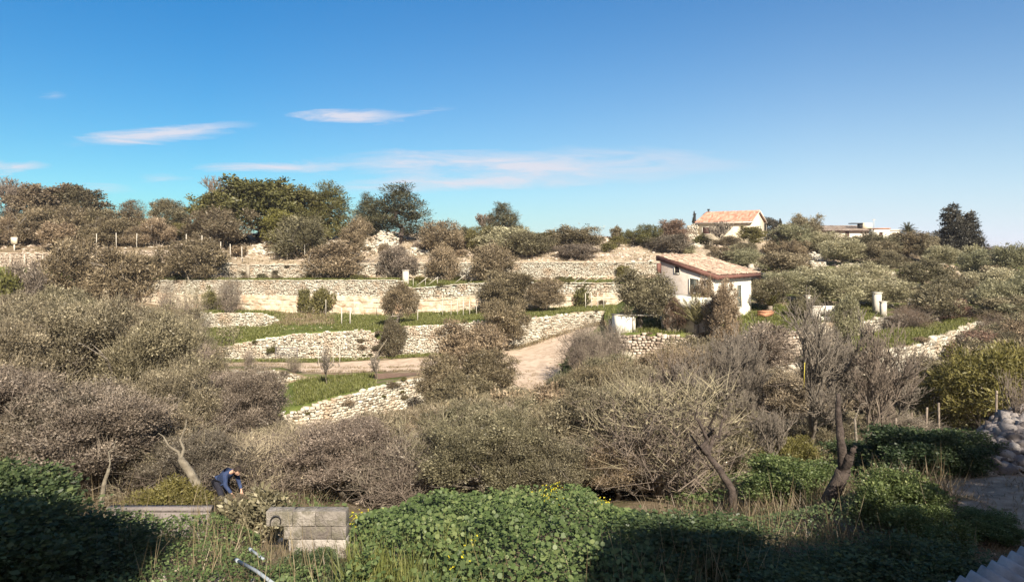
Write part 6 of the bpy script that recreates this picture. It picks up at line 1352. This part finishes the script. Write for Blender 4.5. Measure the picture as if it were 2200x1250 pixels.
# ------------------------------------------------------------------ the person stooping behind the weeds at lower left
def skin_part(name, verts, edges, rad, mat, parent, sub=2):
    me = bpy.data.meshes.new(name); me.from_pydata(verts, edges, []); o_ = bpy.data.objects.new(name, me); C.objects.link(o_); o_.parent = parent
    md = o_.modifiers.new('skin', 'SKIN'); md.use_smooth_shade = True
    for v_, rr_ in zip(me.skin_vertices[0].data, rad): v_.radius = (rr_, rr_) if not isinstance(rr_, tuple) else rr_
    me.skin_vertices[0].data[0].use_root = True
    s_ = o_.modifiers.new('sub', 'SUBSURF'); s_.levels = sub; s_.render_levels = sub; me.materials.append(M[mat]); return o_
def person():
    base = P(474, 19.4); base.z = G(474, 19.4); e = empty('person', base, R(-25)); tag(e, 'person in a blue top and dark trousers stooping behind the bent pale trunk', 'person')
    # facing -x/forward: a bent body, hips at .78 m, head forward and low; x = forward
    J = dict(pelvis=(0, 0, .80), spine=(.16, 0, .98), chest=(.33, 0, 1.10), neck=(.47, 0, 1.14), head=(.56, 0, 1.17), hl=(0, .1, .76), hr=(0, -.1, .76), kl=(.14, .14, .44), kr=(.20, -.14, .45), al=(-.02, .14, .08), ar=(.06, -.15, .08), fl=(.16, .15, .04), fr=(.24, -.17, .04),
             sl=(.36, .18, 1.08), sr=(.36, -.18, 1.08), el=(.42, .24, .80), er=(.44, -.24, .80), wl=(.58, .18, .60), wr=(.60, -.17, .60), pl=(.62, .16, .53), pr=(.64, -.15, .53))
    names = list(J); V_ = [J[n_] for n_ in names]; ix = {n_: i for i, n_ in enumerate(names)}
    rad = dict(pelvis=.14, spine=.125, chest=.145, neck=.05, head=.055, hl=.1, hr=.1, kl=.058, kr=.058, al=.04, ar=.04, fl=.035, fr=.035, sl=.06, sr=.06, el=.04, er=.04, wl=.026, wr=.026, pl=.032, pr=.032)
    E_ = [('pelvis', 'spine'), ('spine', 'chest'), ('chest', 'neck'), ('neck', 'head'), ('pelvis', 'hl'), ('pelvis', 'hr'), ('hl', 'kl'), ('hr', 'kr'), ('kl', 'al'), ('kr', 'ar'), ('al', 'fl'), ('ar', 'fr'), ('chest', 'sl'), ('chest', 'sr'), ('sl', 'el'), ('sr', 'er'), ('el', 'wl'), ('er', 'wr'), ('wl', 'pl'), ('wr', 'pr')]
    E_ = [(ix[a], ix[b]) for a, b in E_]; R_ = [rad[n_] for n_ in names]
    for sd, w_ in ((1, 'pl'), (-1, 'pr')):                               # five fingers, slightly curled
        c = np.array(J[w_])
        for k, (dy, ln) in enumerate(((-.03, .07), (-.01, .08), (.01, .075), (.03, .06))):
            i0 = len(V_); V_ += [tuple(c+(.02, dy, -.03)), tuple(c+(.03, dy, -.03-ln*.5)), tuple(c+(.015, dy, -.03-ln))]; R_ += [.010, .009, .007]; E_ += [(ix[w_], i0), (i0, i0+1), (i0+1, i0+2)]
        i0 = len(V_); V_ += [tuple(c+(-.01, -sd*.04, -.01)), tuple(c+(.01, -sd*.055, -.05))]; R_ += [.012, .009]; E_ += [(ix[w_], i0), (i0, i0+1)]
    skin_part('body', V_, E_, R_, 'skin', e)
    f = 1.13
    skin_part('jacket', [J[n_] for n_ in ('spine', 'chest', 'sl', 'sr', 'el', 'er', 'wl', 'wr')]+[(.06, 0, .86), (.44, 0, 1.135)], [(8, 0), (1, 9), (0, 1), (1, 2), (1, 3), (2, 4), (3, 5), (4, 6), (5, 7)], [.165, .175, .085, .085, .06, .06, .042, .042, .165, .085], 'blue', e)
    skin_part('trousers', [(0, 0, .8), J['hl'], J['hr'], J['kl'], J['kr'], J['al'], J['ar']], [(0, 1), (0, 2), (1, 3), (2, 4), (3, 5), (4, 6)], [.165, .12, .12, .08, .08, .062, .062], 'navy', e)
    for s_ in (1, -1):
        a = J['al'] if s_ > 0 else J['ar']; mb = MB(); mb.tube([(a[0]-.07, a[1], .045), (a[0]+.05, a[1], .06), (a[0]+.2, a[1], .035)], [.05, .055, .035], 8); mb.build('shoe', M['dark'], e, True)
    import bmesh
    bm = bmesh.new(); bmesh.ops.create_icosphere(bm, subdivisions=3, radius=.105); me = bpy.data.meshes.new('head')
    for v_ in bm.verts:
        v_.co.z *= 1.12; v_.co.y *= .82
        if v_.co.x > .05 and abs(v_.co.z+.01) < .03 and abs(v_.co.y) < .02: v_.co.x += .022
        if v_.co.z < -.05: v_.co.x += .012; v_.co.y *= .85
    bm.to_mesh(me); bm.free(); me.materials.append(M['skin']); h_ = bpy.data.objects.new('head', me); C.objects.link(h_); h_.parent = e; h_.location = (.62, 0, 1.17); h_.rotation_euler = (0, R(55), 0)
    for n_, c_, s_, mt in (('eye', (.09, .034, .01), .012, 'dark'), ('eye', (.09, -.034, .01), .012, 'dark'), ('ear', (0, .088, 0), .022, 'skin'), ('ear', (0, -.088, 0), .022, 'skin'), ('mouth', (.092, 0, -.055), .014, 'hair')):
        mb = MB(); v_, f_ = ico(); mb.add(v_*s_+np.array(c_), [tuple(q) for q in f_]); mb.build(n_, M[mt], h_, True)
    bm = bmesh.new(); bmesh.ops.create_icosphere(bm, subdivisions=3, radius=.116); bmesh.ops.delete(bm, geom=[v_ for v_ in bm.verts if v_.co.x > .045 and v_.co.z < .06 or v_.co.z < -.05], context='VERTS')
    me = bpy.data.meshes.new('hair'); bm.to_mesh(me); bm.free(); me.materials.append(M['hair']); q_ = bpy.data.objects.new('hair', me); C.objects.link(q_); q_.parent = h_; q_.scale = (1, .86, 1.12)
person()
place('scrub', 492, 18.6, .8, .42, 'small twiggy bush in front of the stooping person', 'bush', None, 'scrub')

for x_, y_, w_, h_, lb in [(13.2, -.5, 5.5, 10.0, 'unseen tall evergreen tree added right of the viewpoint for its shade, nearest the shed'), (17.6, -1.0, 6.0, 12.6, 'unseen tall evergreen tree added right of the viewpoint for its shade, between its neighbours')]:
    place('oak', 1100+FX*x_/12, y_, w_, h_, lb, 'tree', None, 'oak')  # out-of-view trees added to throw dappled shade over path and foreground
# ------------------------------------------------------------------ far hills
def far_hill(name, Y, rows, mat, seed):
    pp = np.arange(-2500, 5000, 20.0); r_ = np.random.default_rng(seed); V = []
    for i, px in enumerate(pp):
        top = zof(Y, np.interp(px, *zip(*rows)))+r_.normal()*1.2; x = (px-1100)/FX*Y
        for dy, f_ in ((-700, 0), (-350, .45), (-120, .85), (0, 1), (250, .8), (900, 0)): V.append((x, Y+dy, -31+(top+31)*f_+r_.normal()*.6))
    a = np.array([i*6+j for i in range(len(pp)-1) for j in range(5)]); o_ = from_arrays(name, V, np.stack([a, a+6, a+7, a+1], 1), mat, None, smooth=True); tag(o_, kind='structure')
M['farhill'] = surf('wooded far hill', [(.35, (.05, .045, .05)), (.65, (.10, .09, .09))], .02, 8, 1.0)
far_hill('hills', 3000, [(-2500, 540), (1900, 534), (2040, 530.5), (2120, 529.5), (2200, 531), (2350, 529), (3000, 533), (5000, 536)], M['farhill'], 3)

# ------------------------------------------------------------------ unseen buildings by the viewpoint, the two tall ones sized to shade the foreground
def back_house(name, label, x0, x1, y0, y1, zt, rh):
    e = empty(name, ((x0+x1)/2, (y0+y1)/2, -5.1)); ox, oy, oz = e.location; tag(e, label, 'house')
    mb = MB(); mb.box(x0-ox, x1-ox, y0-oy, y1-oy, -.4, zt-oz); mb.build('wall', M['cream'], e)
    ym = (y0+y1)/2-oy; mb = MB(); V = [(x0-ox-.4, y0-oy-.4, zt-oz+.003), (x1-ox+.4, y0-oy-.4, zt-oz+.003), (x1-ox+.4, y1-oy+.4, zt-oz+.003), (x0-ox-.4, y1-oy+.4, zt-oz+.003), (x0-ox-.4, ym, zt-oz+rh), (x1-ox+.4, ym, zt-oz+rh)]
    mb.add(V, [(0, 1, 5, 4), (2, 3, 4, 5), (0, 4, 3), (1, 2, 5), (3, 2, 1, 0)]); mb.build('roof', M['tile_orange'], e)
    for i in range(int((x1-x0)/3)): opening(e, (x0-ox, y1-oy, 0), (1, 0, 0), (0, 1, 0), 1.6+i*3, 2.0, .9, 1.4, 'shutter', M['greenshutter'])
back_house('house', 'cream house the view is taken from', -9.0, -1.9, -9, -1.2, 5.2, 1.8)
back_house('house', 'low cream terrace house right under the viewpoint', -1.4, 3.4, -8, -.9, -2.2, .35)
back_house('house', 'unseen cream neighbour house right of the viewpoint, sized to shade the foreground', 6.4, 17, -10, -2.0, 5.1, 1.6)

# ------------------------------------------------------------------ air
HAZE = 0.00016
if HAZE:
    hm = bpy.data.materials.new('haze'); hm.use_nodes = True; t_ = hm.node_tree
    for n_ in list(t_.nodes): t_.nodes.remove(n_)
    pv = t_.nodes.new('ShaderNodeVolumePrincipled'); pv.inputs['Color'].default_value = (.86, .9, 1, 1); pv.inputs['Density'].default_value = HAZE; pv.inputs['Anisotropy'].default_value = 0
    oo = t_.nodes.new('ShaderNodeOutputMaterial'); t_.links.new(pv.outputs[0], oo.inputs['Volume'])
    mb = MB(); mb.box(-16000, 16000, -60, 5600, -45, 22); tag(mb.build('haze', hm), kind='stuff')
